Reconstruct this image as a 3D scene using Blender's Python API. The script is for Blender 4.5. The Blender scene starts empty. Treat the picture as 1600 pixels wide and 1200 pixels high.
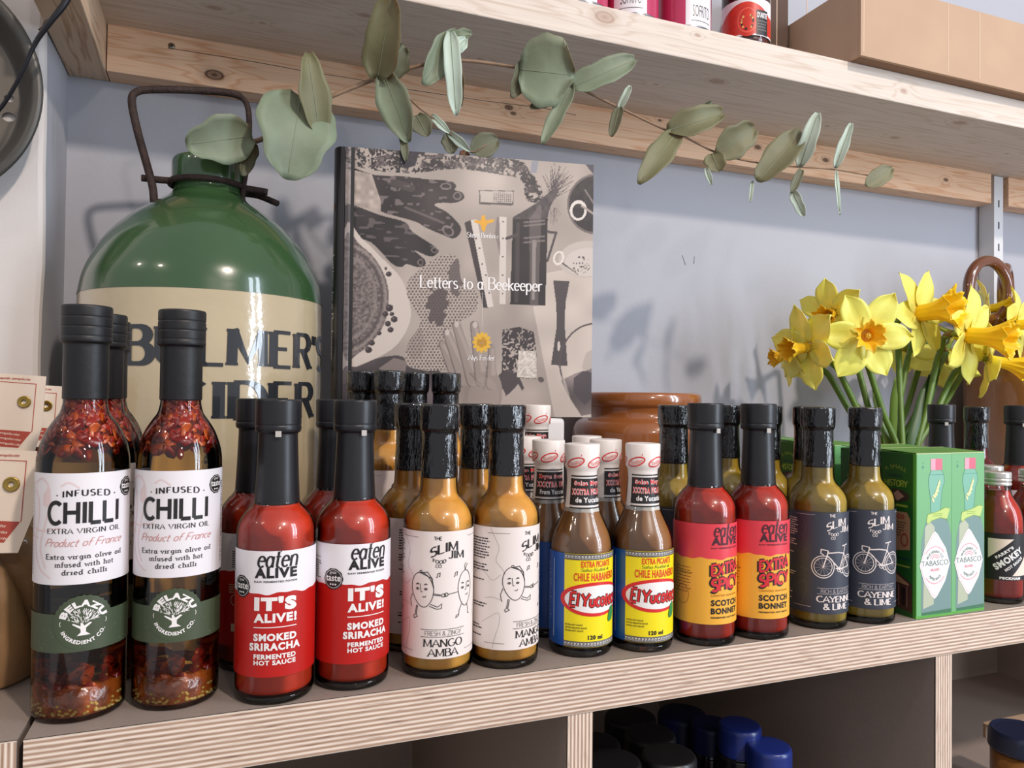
import bpy, bmesh, math, random
import numpy as np
from mathutils import Vector, Matrix
from mathutils.geometry import tessellate_polygon

sc = bpy.context.scene
COL = sc.collection
R_ = math.radians
PI = math.pi
rnd = random.Random(7)

# ------------------------------------------------------------------ camera
F_PX = 1170.0
CAM = Vector((0.0, 0.0, 0.178))
_th = R_(21.4); _ph = math.atan((619 - 600) / F_PX); _ro = math.atan(0.0115)
FW = Vector((math.sin(_th) * math.cos(_ph), math.cos(_th) * math.cos(_ph), math.sin(_ph)))
_r0 = Vector((math.cos(_th), -math.sin(_th), 0)); _u0 = _r0.cross(FW)
RT = _r0 * math.cos(_ro) + _u0 * math.sin(_ro)
UP = -_r0 * math.sin(_ro) + _u0 * math.cos(_ro)
cd = bpy.data.cameras.new('camera'); cam = bpy.data.objects.new('camera', cd); COL.objects.link(cam)
cd.sensor_fit = 'HORIZONTAL'; cd.sensor_width = 36.0; cd.lens = 36.0 * F_PX / 1600.0
cd.clip_start = 0.01; cd.clip_end = 50
cam.matrix_world = Matrix((RT, UP, -FW)).transposed().to_4x4()
cam.location = CAM
sc.camera = cam

# ------------------------------------------------------------------ world, lamps, exposure
sc.view_settings.view_transform = 'Standard'; sc.view_settings.look = 'None'
sc.view_settings.exposure = 0.0; sc.view_settings.gamma = 1.0
sc.view_settings.use_curve_mapping = False
sc.cycles.use_denoising = True
sc.cycles.max_bounces = 10; sc.cycles.transparent_max_bounces = 24
sc.cycles.caustics_refractive = True; sc.cycles.caustics_reflective = False
sc.cycles.sample_clamp_indirect = 6.0
w = bpy.data.worlds.new('world'); sc.world = w; w.use_nodes = True
wn = w.node_tree; bg = wn.nodes['Background']
bg.inputs['Color'].default_value = (0.92, 0.93, 1.0, 1); bg.inputs['Strength'].default_value = 0.50

def area(name, loc, target, sx, sy, power, color):
    d = bpy.data.lights.new(name, 'AREA'); d.shape = 'RECTANGLE'; d.size = sx; d.size_y = sy
    d.energy = power; d.color = color
    o = bpy.data.objects.new(name, d); COL.objects.link(o); o.location = loc
    o.rotation_euler = (Vector(target) - Vector(loc)).to_track_quat('-Z', 'Y').to_euler()
    return o

def bulb(name, loc, radius, power, color):
    d = bpy.data.lights.new(name, 'POINT'); d.shadow_soft_size = radius; d.energy = power; d.color = color
    o = bpy.data.objects.new(name, d); COL.objects.link(o); o.location = loc
    return o

# tall shop window to the right and in front of the shelf
for wx, wy in ((1.46, -0.86), (1.62, -0.64)):      # two tall panes with a frame bar between them
    area('shop_window', (wx, wy, 0.55), (0.45, 0.60, 0.20), 0.14, 1.5, 11.5, (0.78, 0.88, 1.0))
# ceiling lamp behind the photographer: the one that throws the leaf shadows
bulb('ceiling_lamp', (1.00, -1.90, 2.20), 0.075, 225.0, (1.0, 0.86, 0.75))
bulb('ceiling_lamp', (0.22, -1.30, 0.95), 0.05, 13.0, (1.0, 0.87, 0.78))
bulb('ceiling_lamp', (-1.10, 0.30, 1.00), 0.03, 2.2, (1.0, 0.85, 0.70))
bulb('ceiling_lamp', (-0.75, 0.00, 0.95), 0.03, 2.2, (1.0, 0.85, 0.70))

# ------------------------------------------------------------------ helpers
def ray(x, y): return FW + RT * ((x - 800) / F_PX) - UP * ((y - 600) / F_PX)
def onY(x, y, Y):
    v = ray(x, y); return CAM + v * (Y / v.y)
def onZ(x, y, Z=0.0):
    v = ray(x, y); return CAM + v * ((Z - CAM.z) / v.z)
def base_at(x, y, r):
    p = onZ(x, y); d = Vector((p.x, p.y)).normalized(); return (p.x + d.x * r, p.y + d.y * r)
def colY(x, Y):
    return onY(x, 620, Y).x

def tag(o, label=None, cat=None, group=None, kind=None):
    if label: o['label'] = label
    if cat: o['category'] = cat
    if group: o['group'] = group
    if kind: o['kind'] = kind
    return o

def empty(name, loc=(0, 0, 0), rz=0.0):
    o = bpy.data.objects.new(name, None); COL.objects.link(o)
    o.location = loc; o.rotation_euler = (0, 0, rz); o.empty_display_size = 0.02
    return o

def kids(o):
    return [c for c in COL.objects if c.parent is o]

def copy_tree(o, parent=None):
    c = o.copy(); COL.objects.link(c); c.parent = parent
    if parent is not None: c.matrix_parent_inverse = o.matrix_parent_inverse.copy()
    for ch in kids(o): copy_tree(ch, c)
    return c

class MB:
    def __init__(s): s.v = []; s.f = []; s.m = []; s.sm = []; s.mats = []
    def mi(s, mat):
        if mat not in s.mats: s.mats.append(mat)
        return s.mats.index(mat)
    def add(s, vs, fs, mat, smooth=False, M=None):
        b = len(s.v); k = s.mi(mat)
        if M is not None: vs = [tuple(M @ Vector(p)) for p in vs]
        s.v.extend([tuple(p) for p in vs])
        for f in fs:
            s.f.append(tuple(b + i for i in f)); s.m.append(k); s.sm.append(smooth)
    def build(s, name, parent=None, bevel=0.0, seg=2):
        me = bpy.data.meshes.new(name); me.from_pydata(s.v, [], s.f)
        for mt in s.mats: me.materials.append(mt)
        me.polygons.foreach_set('material_index', s.m); me.polygons.foreach_set('use_smooth', s.sm)
        me.validate(); me.update()
        o = bpy.data.objects.new(name, me); COL.objects.link(o); o.parent = parent
        if bevel:
            b = o.modifiers.new('bevel', 'BEVEL'); b.width = bevel; b.segments = seg; b.limit_method = 'ANGLE'
        return o

def box(mb, x0, x1, y0, y1, z0, z1, mat, M=None):
    vs = [(x, y, z) for z in (z0, z1) for y in (y0, y1) for x in (x0, x1)]
    mb.add(vs, [(0, 2, 3, 1), (4, 5, 7, 6), (0, 1, 5, 4), (2, 6, 7, 3), (0, 4, 6, 2), (1, 3, 7, 5)], mat, M=M)

def lathe(mb, prof, mat, n=56, cx=0, cy=0, smooth=True, M=None, wob=None):
    vs = []; fs = []; rings = []
    for (r, z) in prof:
        if r < 1e-6: rings.append([len(vs)]); vs.append((cx, cy, z))
        else:
            rg = []
            for i in range(n):
                a = 2 * PI * i / n; rr = r + (wob(a, z) if wob else 0)
                rg.append(len(vs)); vs.append((cx + rr * math.cos(a), cy + rr * math.sin(a), z))
            rings.append(rg)
    for a, b in zip(rings[:-1], rings[1:]):
        for i in range(n):
            j = (i + 1) % n
            if len(a) == 1 and len(b) == 1: continue
            if len(a) == 1: fs.append((a[0], b[j], b[i]))
            elif len(b) == 1: fs.append((a[i], a[j], b[0]))
            else: fs.append((a[i], a[j], b[j], b[i]))
    mb.add(vs, fs, mat, smooth, M)

def rounded(prof, seg=4, rad=0.0006):
    """small fillets at the inner corners of a lathe profile"""
    out = [prof[0]]
    for i in range(1, len(prof) - 1):
        p0, p, p1 = Vector(prof[i - 1]), Vector(prof[i]), Vector(prof[i + 1])
        a = p0 - p; b = p1 - p
        la, lb = a.length, b.length
        if la < 1e-7 or lb < 1e-7: out.append(tuple(p)); continue
        t = min(rad, la * .45, lb * .45)
        q0 = p + a / la * t; q1 = p + b / lb * t
        for k in range(seg + 1):
            s = k / seg; out.append(tuple(q0 * (1 - s) ** 2 + p * 2 * s * (1 - s) + q1 * s * s))
    out.append(prof[-1]); return out

def smooth_prof(pts, k=6):
    """Catmull-Rom through (r,z) points"""
    P = [Vector(p) for p in pts]; P = [P[0] * 2 - P[1]] + P + [P[-1] * 2 - P[-2]]; out = []
    for i in range(1, len(P) - 2):
        for j in range(k):
            t = j / k; a, b, c, d = P[i - 1:i + 3]
            out.append(tuple(0.5 * ((2 * b) + (c - a) * t + (2 * a - 5 * b + 4 * c - d) * t * t + (3 * b - a - 3 * c + d) * t ** 3)))
    out.append(tuple(P[-2])); return out

def crom(pts, k=6):
    P = [Vector(p) for p in pts]; P = [P[0] * 2 - P[1]] + P + [P[-1] * 2 - P[-2]]; out = []
    for i in range(1, len(P) - 2):
        for j in range(k):
            t = j / k; a, b, c, d = P[i - 1:i + 3]
            out.append(0.5 * ((2 * b) + (c - a) * t + (2 * a - 5 * b + 4 * c - d) * t * t + (3 * b - a - 3 * c + d) * t ** 3))
    out.append(P[-2].copy()); return out

def tube(mb, pts, rad, mat, n=12, smooth=True, cap=True, closed=False):
    pts = [Vector(p) for p in pts]; m = len(pts)
    rads = rad if isinstance(rad, (list, tuple)) else [rad] * m
    vs = []; fs = []; prev = None
    for i, p in enumerate(pts):
        if closed: t = pts[(i + 1) % m] - pts[i - 1]
        else: t = pts[min(i + 1, m - 1)] - pts[max(i - 1, 0)]
        t.normalize()
        if prev is None:
            nrm = t.orthogonal().normalized()
        else:
            nrm = (prev - t * prev.dot(t))
            nrm = nrm.normalized() if nrm.length > 1e-6 else t.orthogonal().normalized()
        prev = nrm; bi = t.cross(nrm)
        for k in range(n):
            a = 2 * PI * k / n; vs.append(p + (nrm * math.cos(a) + bi * math.sin(a)) * rads[i])
    rng = range(m) if closed else range(m - 1)
    for i in rng:
        ii = (i + 1) % m
        for k in range(n):
            l = (k + 1) % n; fs.append((i * n + k, i * n + l, ii * n + l, ii * n + k))
    if cap and not closed:
        fs.append(tuple(range(n - 1, -1, -1))); fs.append(tuple((m - 1) * n + k for k in range(n)))
    mb.add(vs, fs, mat, smooth)

# ------------------------------------------------------------------ materials
MC = {}
def nn(nt, t, **kw):
    n = nt.nodes.new(t)
    for k, v in kw.items(): setattr(n, k, v)
    return n
def srgb(c):
    if isinstance(c, str): c = tuple(int(c[i:i + 2], 16) / 255 for i in (0, 2, 4))
    return tuple((x / 12.92 if x <= .04045 else ((x + .055) / 1.055) ** 2.4) for x in c) + (1.0,)

def M_(name, color, rough=0.5, metal=0.0, coat=0.0, var=0.0, vscale=40.0, bump=0.0, bscale=80.0, spec=0.5,
       trans=0.0, ior=1.5, sheen=0.0, sss=0.0, stretch=None):
    """principled material; var = noise variation of the colour, bump = noise bump"""
    if name in MC: return MC[name]
    m = bpy.data.materials.new(name); MC[name] = m; m.use_nodes = True; nt = m.node_tree
    b = nt.nodes['Principled BSDF']; c = srgb(color)
    b.inputs['Base Color'].default_value = c; b.inputs['Roughness'].default_value = rough
    b.inputs['Metallic'].default_value = metal; b.inputs['Coat Weight'].default_value = coat
    b.inputs['Coat Roughness'].default_value = 0.04
    b.inputs['Specular IOR Level'].default_value = spec
    b.inputs['Transmission Weight'].default_value = trans; b.inputs['IOR'].default_value = ior
    if sheen: b.inputs['Sheen Weight'].default_value = sheen
    if sss:
        b.inputs['Subsurface Weight'].default_value = sss; b.inputs['Subsurface Scale'].default_value = 0.01
    tc = nn(nt, 'ShaderNodeTexCoord'); src = tc.outputs['Object']
    if stretch:
        mp = nn(nt, 'ShaderNodeMapping'); mp.inputs['Scale'].default_value = stretch
        nt.links.new(src, mp.inputs['Vector']); src = mp.outputs['Vector']
    if var:
        n = nn(nt, 'ShaderNodeTexNoise'); n.inputs['Scale'].default_value = vscale; n.inputs['Detail'].default_value = 5
        nt.links.new(src, n.inputs['Vector'])
        mx = nn(nt, 'ShaderNodeMix', data_type='RGBA'); mr = nn(nt, 'ShaderNodeMapRange')
        mr.inputs['From Min'].default_value = .3; mr.inputs['From Max'].default_value = .7
        nt.links.new(n.outputs['Fac'], mr.inputs['Value']); nt.links.new(mr.outputs['Result'], mx.inputs['Factor'])
        mx.inputs['A'].default_value = tuple(x * (1 - var) for x in c[:3]) + (1,)
        mx.inputs['B'].default_value = tuple(min(1, x * (1 + var)) for x in c[:3]) + (1,)
        nt.links.new(mx.outputs['Result'], b.inputs['Base Color'])
    if bump:
        n = nn(nt, 'ShaderNodeTexNoise'); n.inputs['Scale'].default_value = bscale; n.inputs['Detail'].default_value = 4
        nt.links.new(src, n.inputs['Vector'])
        bp = nn(nt, 'ShaderNodeBump'); bp.inputs['Strength'].default_value = bump; bp.inputs['Distance'].default_value = 0.002
        nt.links.new(n.outputs['Fac'], bp.inputs['Height']); nt.links.new(bp.outputs['Normal'], b.inputs['Normal'])
        if coat: nt.links.new(bp.outputs['Normal'], b.inputs['Coat Normal'])
    return m

def shell_glass(name='clear_glass', tint=(0.96, 0.98, 0.97), rough=0.015, bump=0.0):
    if name in MC: return MC[name]
    m = bpy.data.materials.new(name); MC[name] = m; m.use_nodes = True; nt = m.node_tree
    for n in list(nt.nodes): nt.nodes.remove(n)
    out = nn(nt, 'ShaderNodeOutputMaterial'); mx = nn(nt, 'ShaderNodeMixShader')
    tr = nn(nt, 'ShaderNodeBsdfTransparent'); gl = nn(nt, 'ShaderNodeBsdfGlossy'); fr = nn(nt, 'ShaderNodeFresnel')
    fr.inputs['IOR'].default_value = 1.5; gl.inputs['Roughness'].default_value = rough
    tr.inputs['Color'].default_value = tint + (1,)
    nt.links.new(fr.outputs[0], mx.inputs[0]); nt.links.new(tr.outputs[0], mx.inputs[1]); nt.links.new(gl.outputs[0], mx.inputs[2])
    if bump:
        n = nn(nt, 'ShaderNodeTexNoise'); n.inputs['Scale'].default_value = 60
        bp = nn(nt, 'ShaderNodeBump'); bp.inputs['Strength'].default_value = bump; bp.inputs['Distance'].default_value = .001
        nt.links.new(n.outputs['Fac'], bp.inputs['Height'])
        nt.links.new(bp.outputs['Normal'], gl.inputs['Normal']); nt.links.new(bp.outputs['Normal'], fr.inputs['Normal'])
    nt.links.new(mx.outputs[0], out.inputs[0]); return m

def ramp(nt, stops):
    r = nn(nt, 'ShaderNodeValToRGB'); e = r.color_ramp.elements
    while len(e) > 1: e.remove(e[-1])
    e[0].position = stops[0][0]; e[0].color = stops[0][1]
    for p, c in stops[1:]:
        q = e.new(p); q.color = c
    return r

def pine(name, light, dark, axis='X', across='Y', scale=14.0, knots=(), knotcol='7a4a30', rough=0.6, knotdark=.75):
    """sawn pine: long stretched grain along axis, with knots (x, y, z, r) given in object space"""
    if name in MC: return MC[name]
    m = bpy.data.materials.new(name); MC[name] = m; m.use_nodes = True; nt = m.node_tree
    L = nt.links.new; b = nt.nodes['Principled BSDF']; b.inputs['Roughness'].default_value = rough
    b.inputs['Specular IOR Level'].default_value = 0.3
    tc = nn(nt, 'ShaderNodeTexCoord'); mp = nn(nt, 'ShaderNodeMapping')
    sc3 = {'X': (.30, 5.0, 5.0), 'Y': (5.0, .30, 5.0), 'Z': (5, 5, .3)}[axis]
    mp.inputs['Scale'].default_value = sc3; L(tc.outputs['Object'], mp.inputs['Vector'])
    vec = mp.outputs['Vector']
    # rings bend round the knots
    dist_tot = None
    for (kx, ky, kz, kr) in knots:
        vm = nn(nt, 'ShaderNodeVectorMath', operation='SUBTRACT'); vm.inputs[1].default_value = (kx, ky, kz)
        L(tc.outputs['Object'], vm.inputs[0])
        vs = nn(nt, 'ShaderNodeVectorMath', operation='MULTIPLY')
        vs.inputs[1].default_value = {'X': (.55, 1, 1), 'Y': (1, .55, 1), 'Z': (1, 1, .55)}[axis]; L(vm.outputs[0], vs.inputs[0])
        vl = nn(nt, 'ShaderNodeVectorMath', operation='LENGTH'); L(vs.outputs[0], vl.inputs[0])
        dv = nn(nt, 'ShaderNodeMath', operation='DIVIDE'); dv.inputs[1].default_value = kr; L(vl.outputs['Value'], dv.inputs[0])
        if dist_tot is None: dist_tot = dv.outputs[0]
        else:
            mn = nn(nt, 'ShaderNodeMath', operation='MINIMUM'); L(dist_tot, mn.inputs[0]); L(dv.outputs[0], mn.inputs[1]); dist_tot = mn.outputs[0]
    n1 = nn(nt, 'ShaderNodeTexNoise'); n1.inputs['Scale'].default_value = scale; n1.inputs['Detail'].default_value = 3
    n1.inputs['Distortion'].default_value = 0.15; L(vec, n1.inputs['Vector'])
    n2 = nn(nt, 'ShaderNodeTexNoise'); n2.inputs['Scale'].default_value = scale * 9; n2.inputs['Detail'].default_value = 3
    mp2 = nn(nt, 'ShaderNodeMapping'); mp2.inputs['Scale'].default_value = tuple(.12 if q < 1 else q * 1.6 for q in sc3)
    L(tc.outputs['Object'], mp2.inputs['Vector']); L(mp2.outputs['Vector'], n2.inputs['Vector'])
    mul = nn(nt, 'ShaderNodeMath', operation='MULTIPLY'); mul.inputs[1].default_value = 9.0; L(n1.outputs['Fac'], mul.inputs[0])
    val = mul.outputs[0]
    if dist_tot is not None:
        ex = nn(nt, 'ShaderNodeMath', operation='POWER'); ex.inputs[0].default_value = 0.45; L(dist_tot, ex.inputs[1])
        em = nn(nt, 'ShaderNodeMath', operation='MULTIPLY_ADD'); em.inputs[1].default_value = 3.0
        L(ex.outputs[0], em.inputs[0]); L(val, em.inputs[2]); val = em.outputs[0]
    fr = nn(nt, 'ShaderNodeMath', operation='PINGPONG'); fr.inputs[1].default_value = 0.5; L(val, fr.inputs[0])
    r = ramp(nt, [(0.0, srgb(light)), (0.30, srgb(light)), (0.5, srgb(dark))]); L(fr.outputs[0], r.inputs[0])
    mx = nn(nt, 'ShaderNodeMix', data_type='RGBA', blend_type='MULTIPLY'); mx.inputs['Factor'].default_value = 0.22
    r2 = ramp(nt, [(0.35, (.62, .58, .55, 1)), (0.6, (1, 1, 1, 1))]); L(n2.outputs['Fac'], r2.inputs[0])
    L(r.outputs[0], mx.inputs['A']); L(r2.outputs[0], mx.inputs['B']); col = mx.outputs['Result']
    if dist_tot is not None:
        kd = knotdark; rk = ramp(nt, [(0.0, (kd, kd, kd, 1)), (0.30, (kd * .7, kd * .7, kd * .7, 1)), (0.42, (kd, kd, kd, 1)), (0.54, (.25, .25, .25, 1)), (1.0, (0, 0, 0, 1))])
        L(dist_tot, rk.inputs[0])
        mk = nn(nt, 'ShaderNodeMix', data_type='RGBA'); L(rk.outputs[0], mk.inputs['Factor']); L(col, mk.inputs['A'])
        mk.inputs['B'].default_value = srgb(knotcol); col = mk.outputs['Result']
    L(col, b.inputs['Base Color'])
    bp = nn(nt, 'ShaderNodeBump'); bp.inputs['Strength'].default_value = .25; bp.inputs['Distance'].default_value = .0006
    L(n2.outputs['Fac'], bp.inputs['Height']); L(bp.outputs['Normal'], b.inputs['Normal'])
    return m

def ply_edge(name, axis='Z', period=0.00285, shift=0.0, along='X'):
    """birch plywood edge: thin pale glue lines between brownish end-grain veneers, with small dark pores"""
    if name in MC: return MC[name]
    m = bpy.data.materials.new(name); MC[name] = m; m.use_nodes = True; nt = m.node_tree
    L = nt.links.new; b = nt.nodes['Principled BSDF']; b.inputs['Roughness'].default_value = .55
    b.inputs['Specular IOR Level'].default_value = 0.3
    tc = nn(nt, 'ShaderNodeTexCoord'); sp = nn(nt, 'ShaderNodeSeparateXYZ'); L(tc.outputs['Object'], sp.inputs[0])
    wn_ = nn(nt, 'ShaderNodeTexNoise'); wn_.inputs['Scale'].default_value = 18; L(tc.outputs['Object'], wn_.inputs['Vector'])
    wa = nn(nt, 'ShaderNodeMath', operation='MULTIPLY_ADD'); wa.inputs[1].default_value = 0.0005; L(wn_.outputs['Fac'], wa.inputs[0]); L(sp.outputs[axis], wa.inputs[2])
    dv = nn(nt, 'ShaderNodeMath', operation='MULTIPLY_ADD'); dv.inputs[1].default_value = 1 / period; dv.inputs[2].default_value = 100 + shift
    L(wa.outputs[0], dv.inputs[0])
    fr = nn(nt, 'ShaderNodeMath', operation='FRACT'); L(dv.outputs[0], fr.inputs[0])
    lt = srgb('ecdccd'); mid = srgb('c4a792'); dk = srgb('a68a78')
    r = ramp(nt, [(0.0, lt), (0.26, lt), (0.40, mid), (0.62, dk), (0.84, mid), (0.98, lt)]); L(fr.outputs[0], r.inputs[0])
    mp = nn(nt, 'ShaderNodeMapping'); s = {'X': [60, 900, 900], 'Z': [900, 900, 60]}[along]; mp.inputs['Scale'].default_value = s
    L(tc.outputs['Object'], mp.inputs['Vector'])
    n = nn(nt, 'ShaderNodeTexNoise'); n.inputs['Scale'].default_value = 1.0; n.inputs['Detail'].default_value = 3; L(mp.outputs[0], n.inputs['Vector'])
    r2 = ramp(nt, [(0.28, (.30, .24, .22, 1)), (0.38, (.80, .76, .74, 1)), (0.55, (1, 1, 1, 1))]); L(n.outputs['Fac'], r2.inputs[0])
    mx = nn(nt, 'ShaderNodeMix', data_type='RGBA', blend_type='MULTIPLY'); mx.inputs['Factor'].default_value = .65
    L(r.outputs[0], mx.inputs['A']); L(r2.outputs[0], mx.inputs['B']); L(mx.outputs['Result'], b.inputs['Base Color'])
    return m

def vcol_mat(name, rough=0.35, coat=0.3, attr='art'):
    m = bpy.data.materials.new(name); m.use_nodes = True; nt = m.node_tree; b = nt.nodes['Principled BSDF']
    a = nn(nt, 'ShaderNodeAttribute'); a.attribute_name = attr
    nt.links.new(a.outputs['Color'], b.inputs['Base Color']); b.inputs['Roughness'].default_value = rough
    b.inputs['Coat Weight'].default_value = coat; b.inputs['Coat Roughness'].default_value = .15
    return m

# ------------------------------------------------------------------ lettering and label artwork
def arcp(cx, cy, rx, ry, a0, a1, n=10):
    return [(cx + rx * math.cos(R_(a0 + (a1 - a0) * i / n)), cy + ry * math.sin(R_(a0 + (a1 - a0) * i / n))) for i in range(n + 1)]

# stroke letters: (advance, [polylines]); caps height 1, small letters 0.62
G = {
 'A': (.78, [[(.0, 0), (.37, 1), (.74, 0)], [(.14, .34), (.60, .34)]]),
 'B': (.68, [[(.08, 0), (.08, 1)], [(.08, 1), (.32, 1)] + arcp(.34, .77, .22, .23, 90, -90)[1:] + [(.08, .54)], [(.08, .54), (.36, .54)] + arcp(.38, .27, .24, .27, 90, -90)[1:] + [(.08, 0)]]),
 'C': (.76, [arcp(.42, .5, .36, .5, 48, 312, 18)]),
 'D': (.78, [[(.08, 0), (.08, 1)], [(.08, 1), (.30, 1)] + arcp(.32, .5, .38, .5, 90, -90, 16)[1:] + [(.08, 0)]]),
 'E': (.64, [[(.08, 0), (.08, 1)], [(.08, 1), (.56, 1)], [(.08, .52), (.46, .52)], [(.08, 0), (.58, 0)]]),
 'F': (.60, [[(.08, 0), (.08, 1)], [(.08, 1), (.56, 1)], [(.08, .52), (.46, .52)]]),
 'G': (.80, [arcp(.42, .5, .36, .5, 50, 350, 18) + [(.78, .42), (.52, .42)]]),
 'H': (.76, [[(.08, 0), (.08, 1)], [(.66, 0), (.66, 1)], [(.08, .52), (.66, .52)]]),
 'I': (.28, [[(.14, 0), (.14, 1)]]),
 'J': (.50, [[(.40, 1), (.40, .22)] + arcp(.22, .22, .18, .22, 0, -150, 8)[1:]]),
 'K': (.70, [[(.08, 0), (.08, 1)], [(.60, 1), (.08, .42)], [(.24, .58), (.64, 0)]]),
 'L': (.60, [[(.08, 0), (.08, 1)], [(.08, 0), (.56, 0)]]),
 'M': (.92, [[(.08, 0), (.10, 1)], [(.10, 1), (.44, .12), (.78, 1)], [(.78, 1), (.80, 0)]]),
 'N': (.78, [[(.08, 0), (.08, 1)], [(.08, 1), (.66, 0)], [(.66, 0), (.66, 1)]]),
 'O': (.84, [arcp(.42, .5, .36, .5, 0, 360, 24)]),
 'P': (.64, [[(.08, 0), (.08, 1)], [(.08, 1), (.34, 1)] + arcp(.36, .75, .22, .25, 90, -90)[1:] + [(.08, .5)]]),
 'R': (.70, [[(.08, 0), (.08, 1)], [(.08, 1), (.34, 1)] + arcp(.36, .76, .22, .24, 90, -90)[1:] + [(.08, .52)], [(.34, .52), (.62, 0)]]),
 'S': (.62, [arcp(.31, .76, .22, .24, 35, 250, 12) + arcp(.31, .26, .24, .26, 80, -145, 12)]),
 'T': (.70, [[(.34, 0), (.34, 1)], [(.02, 1), (.66, 1)]]),
 'U': (.76, [[(.08, 1), (.08, .32)] + arcp(.37, .32, .29, .32, 180, 360, 12)[1:] + [(.66, 1)]]),
 'V': (.74, [[(.0, 1), (.36, 0), (.70, 1)]]),
 'W': (1.0, [[(.0, 1), (.25, 0), (.48, .9), (.72, 0), (.96, 1)]]),
 'X': (.72, [[(.04, 0), (.64, 1)], [(.04, 1), (.64, 0)]]),
 'Y': (.70, [[(.0, 1), (.34, .48), (.68, 1)], [(.34, .48), (.34, 0)]]),
 'Z': (.66, [[(.04, 1), (.60, 1), (.04, 0), (.62, 0)]]),
 '&': (.76, [[(.70, .0), (.24, .62)] + arcp(.34, .80, .15, .18, 210, -30, 10) + [(.12, .34)] + arcp(.30, .22, .22, .22, 150, 330, 8) + [(.62, .42)]]),
 "'": (.20, [[(.10, 1), (.07, .74)]]),
 '.': (.22, [[(.08, .0), (.12, .0)]]),
 '-': (.4, [[(.06, .4), (.34, .4)]]),
 ' ': (.36, []),
 'a': (.50, [arcp(.22, .30, .18, .30, 40, 400, 18), [(.40, .60), (.40, .06), (.46, .0)]]),
 'b': (.54, [[(.08, 1), (.08, .02)], arcp(.26, .30, .19, .30, 180, -180, 18)]),
 'c': (.46, [arcp(.25, .30, .19, .30, 50, 310, 14)]),
 'd': (.54, [arcp(.24, .30, .19, .30, 0, 360, 18), [(.43, 1), (.43, 0)]]),
 'e': (.50, [[(.07, .34), (.43, .34)] + arcp(.25, .31, .19, .30, 8, 315, 16)]),
 'f': (.36, [arcp(.27, .84, .12, .16, 40, 180, 6) + [(.15, 0)], [(.03, .58), (.30, .58)]]),
 'g': (.52, [arcp(.24, .32, .18, .28, 0, 360, 18), [(.42, .60), (.42, -.12)] + arcp(.24, -.12, .18, .16, 0, -160, 8)]),
 'h': (.54, [[(.08, 1), (.08, 0)], [(.08, .40)] + arcp(.26, .42, .17, .20, 165, 0, 8) + [(.43, 0)]]),
 'i': (.24, [[(.11, .60), (.11, 0)], [(.10, .82), (.12, .84)]]),
 'k': (.52, [[(.08, 1), (.08, 0)], [(.44, .60), (.08, .24)], [(.20, .34), (.46, 0)]]),
 'l': (.24, [[(.11, 1), (.11, 0)]]),
 'm': (.80, [[(.08, .60), (.08, 0)], [(.08, .42)] + arcp(.24, .42, .15, .19, 165, 0, 8) + [(.39, 0)], [(.39, .42)] + arcp(.55, .42, .15, .19, 165, 0, 8) + [(.70, 0)]]),
 'n': (.54, [[(.08, .60), (.08, 0)], [(.08, .40)] + arcp(.26, .42, .17, .20, 165, 0, 8) + [(.43, 0)]]),
 'o': (.52, [arcp(.25, .30, .20, .30, 0, 360, 20)]),
 'p': (.54, [[(.08, .60), (.08, -.34)], arcp(.26, .30, .19, .30, 180, -180, 18)]),
 'r': (.40, [[(.08, .60), (.08, 0)], [(.08, .38)] + arcp(.26, .42, .16, .18, 165, 50, 6)]),
 's': (.42, [arcp(.21, .46, .14, .15, 35, 250, 10) + arcp(.21, .15, .15, .15, 80, -145, 10)]),
 't': (.36, [[(.15, .86), (.15, .12)] + arcp(.25, .12, .10, .12, 180, 300, 6), [(.02, .58), (.30, .58)]]),
 'u': (.54, [[(.08, .60), (.08, .20)] + arcp(.25, .20, .17, .20, 180, 360, 8) + [(.42, .60)], [(.42, .6), (.42, 0)]]),
 'v': (.50, [[(.03, .60), (.24, 0), (.45, .60)]]),
 'w': (.72, [[(.03, .60), (.19, 0), (.35, .52), (.51, 0), (.67, .60)]]),
 'x': (.48, [[(.04, 0), (.42, .6)], [(.04, .6), (.42, 0)]]),
 'y': (.50, [[(.03, .60), (.24, 0)], [(.45, .60), (.16, -.30)]]),
}

def ribbon(pts, w, contrast=1.0, closed=False):
    """2-D ribbon along a polyline; contrast<1 thins the horizontal strokes"""
    pts = [Vector(p) for p in pts]
    q = [pts[0]]
    for p in pts[1:]:
        if (p - q[-1]).length > 1e-7: q.append(p)
    pts = q
    if len(pts) < 2: pts = [pts[0], pts[0] + Vector((w * .5, 0))]
    L = []; R = []
    for i, p in enumerate(pts):
        a = (pts[i] - pts[i - 1]).normalized() if i > 0 else None
        b = (pts[i + 1] - pts[i]).normalized() if i < len(pts) - 1 else None
        if a is None: a = b
        if b is None: b = a
        t = (a + b)
        t = t.normalized() if t.length > .2 else b
        n = Vector((-t.y, t.x)); k = 1 / max(.55, n.dot(Vector((-b.y, b.x))))
        ww = w * (contrast + (1 - contrast) * abs(t.y)) * .5 * k
        L.append(p + n * ww); R.append(p - n * ww)
    m = len(pts); vs = [tuple(v) for v in L + R]
    fs = [(i, m + i, m + i + 1, i + 1) for i in range(m - 1)]
    return vs, fs

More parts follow.
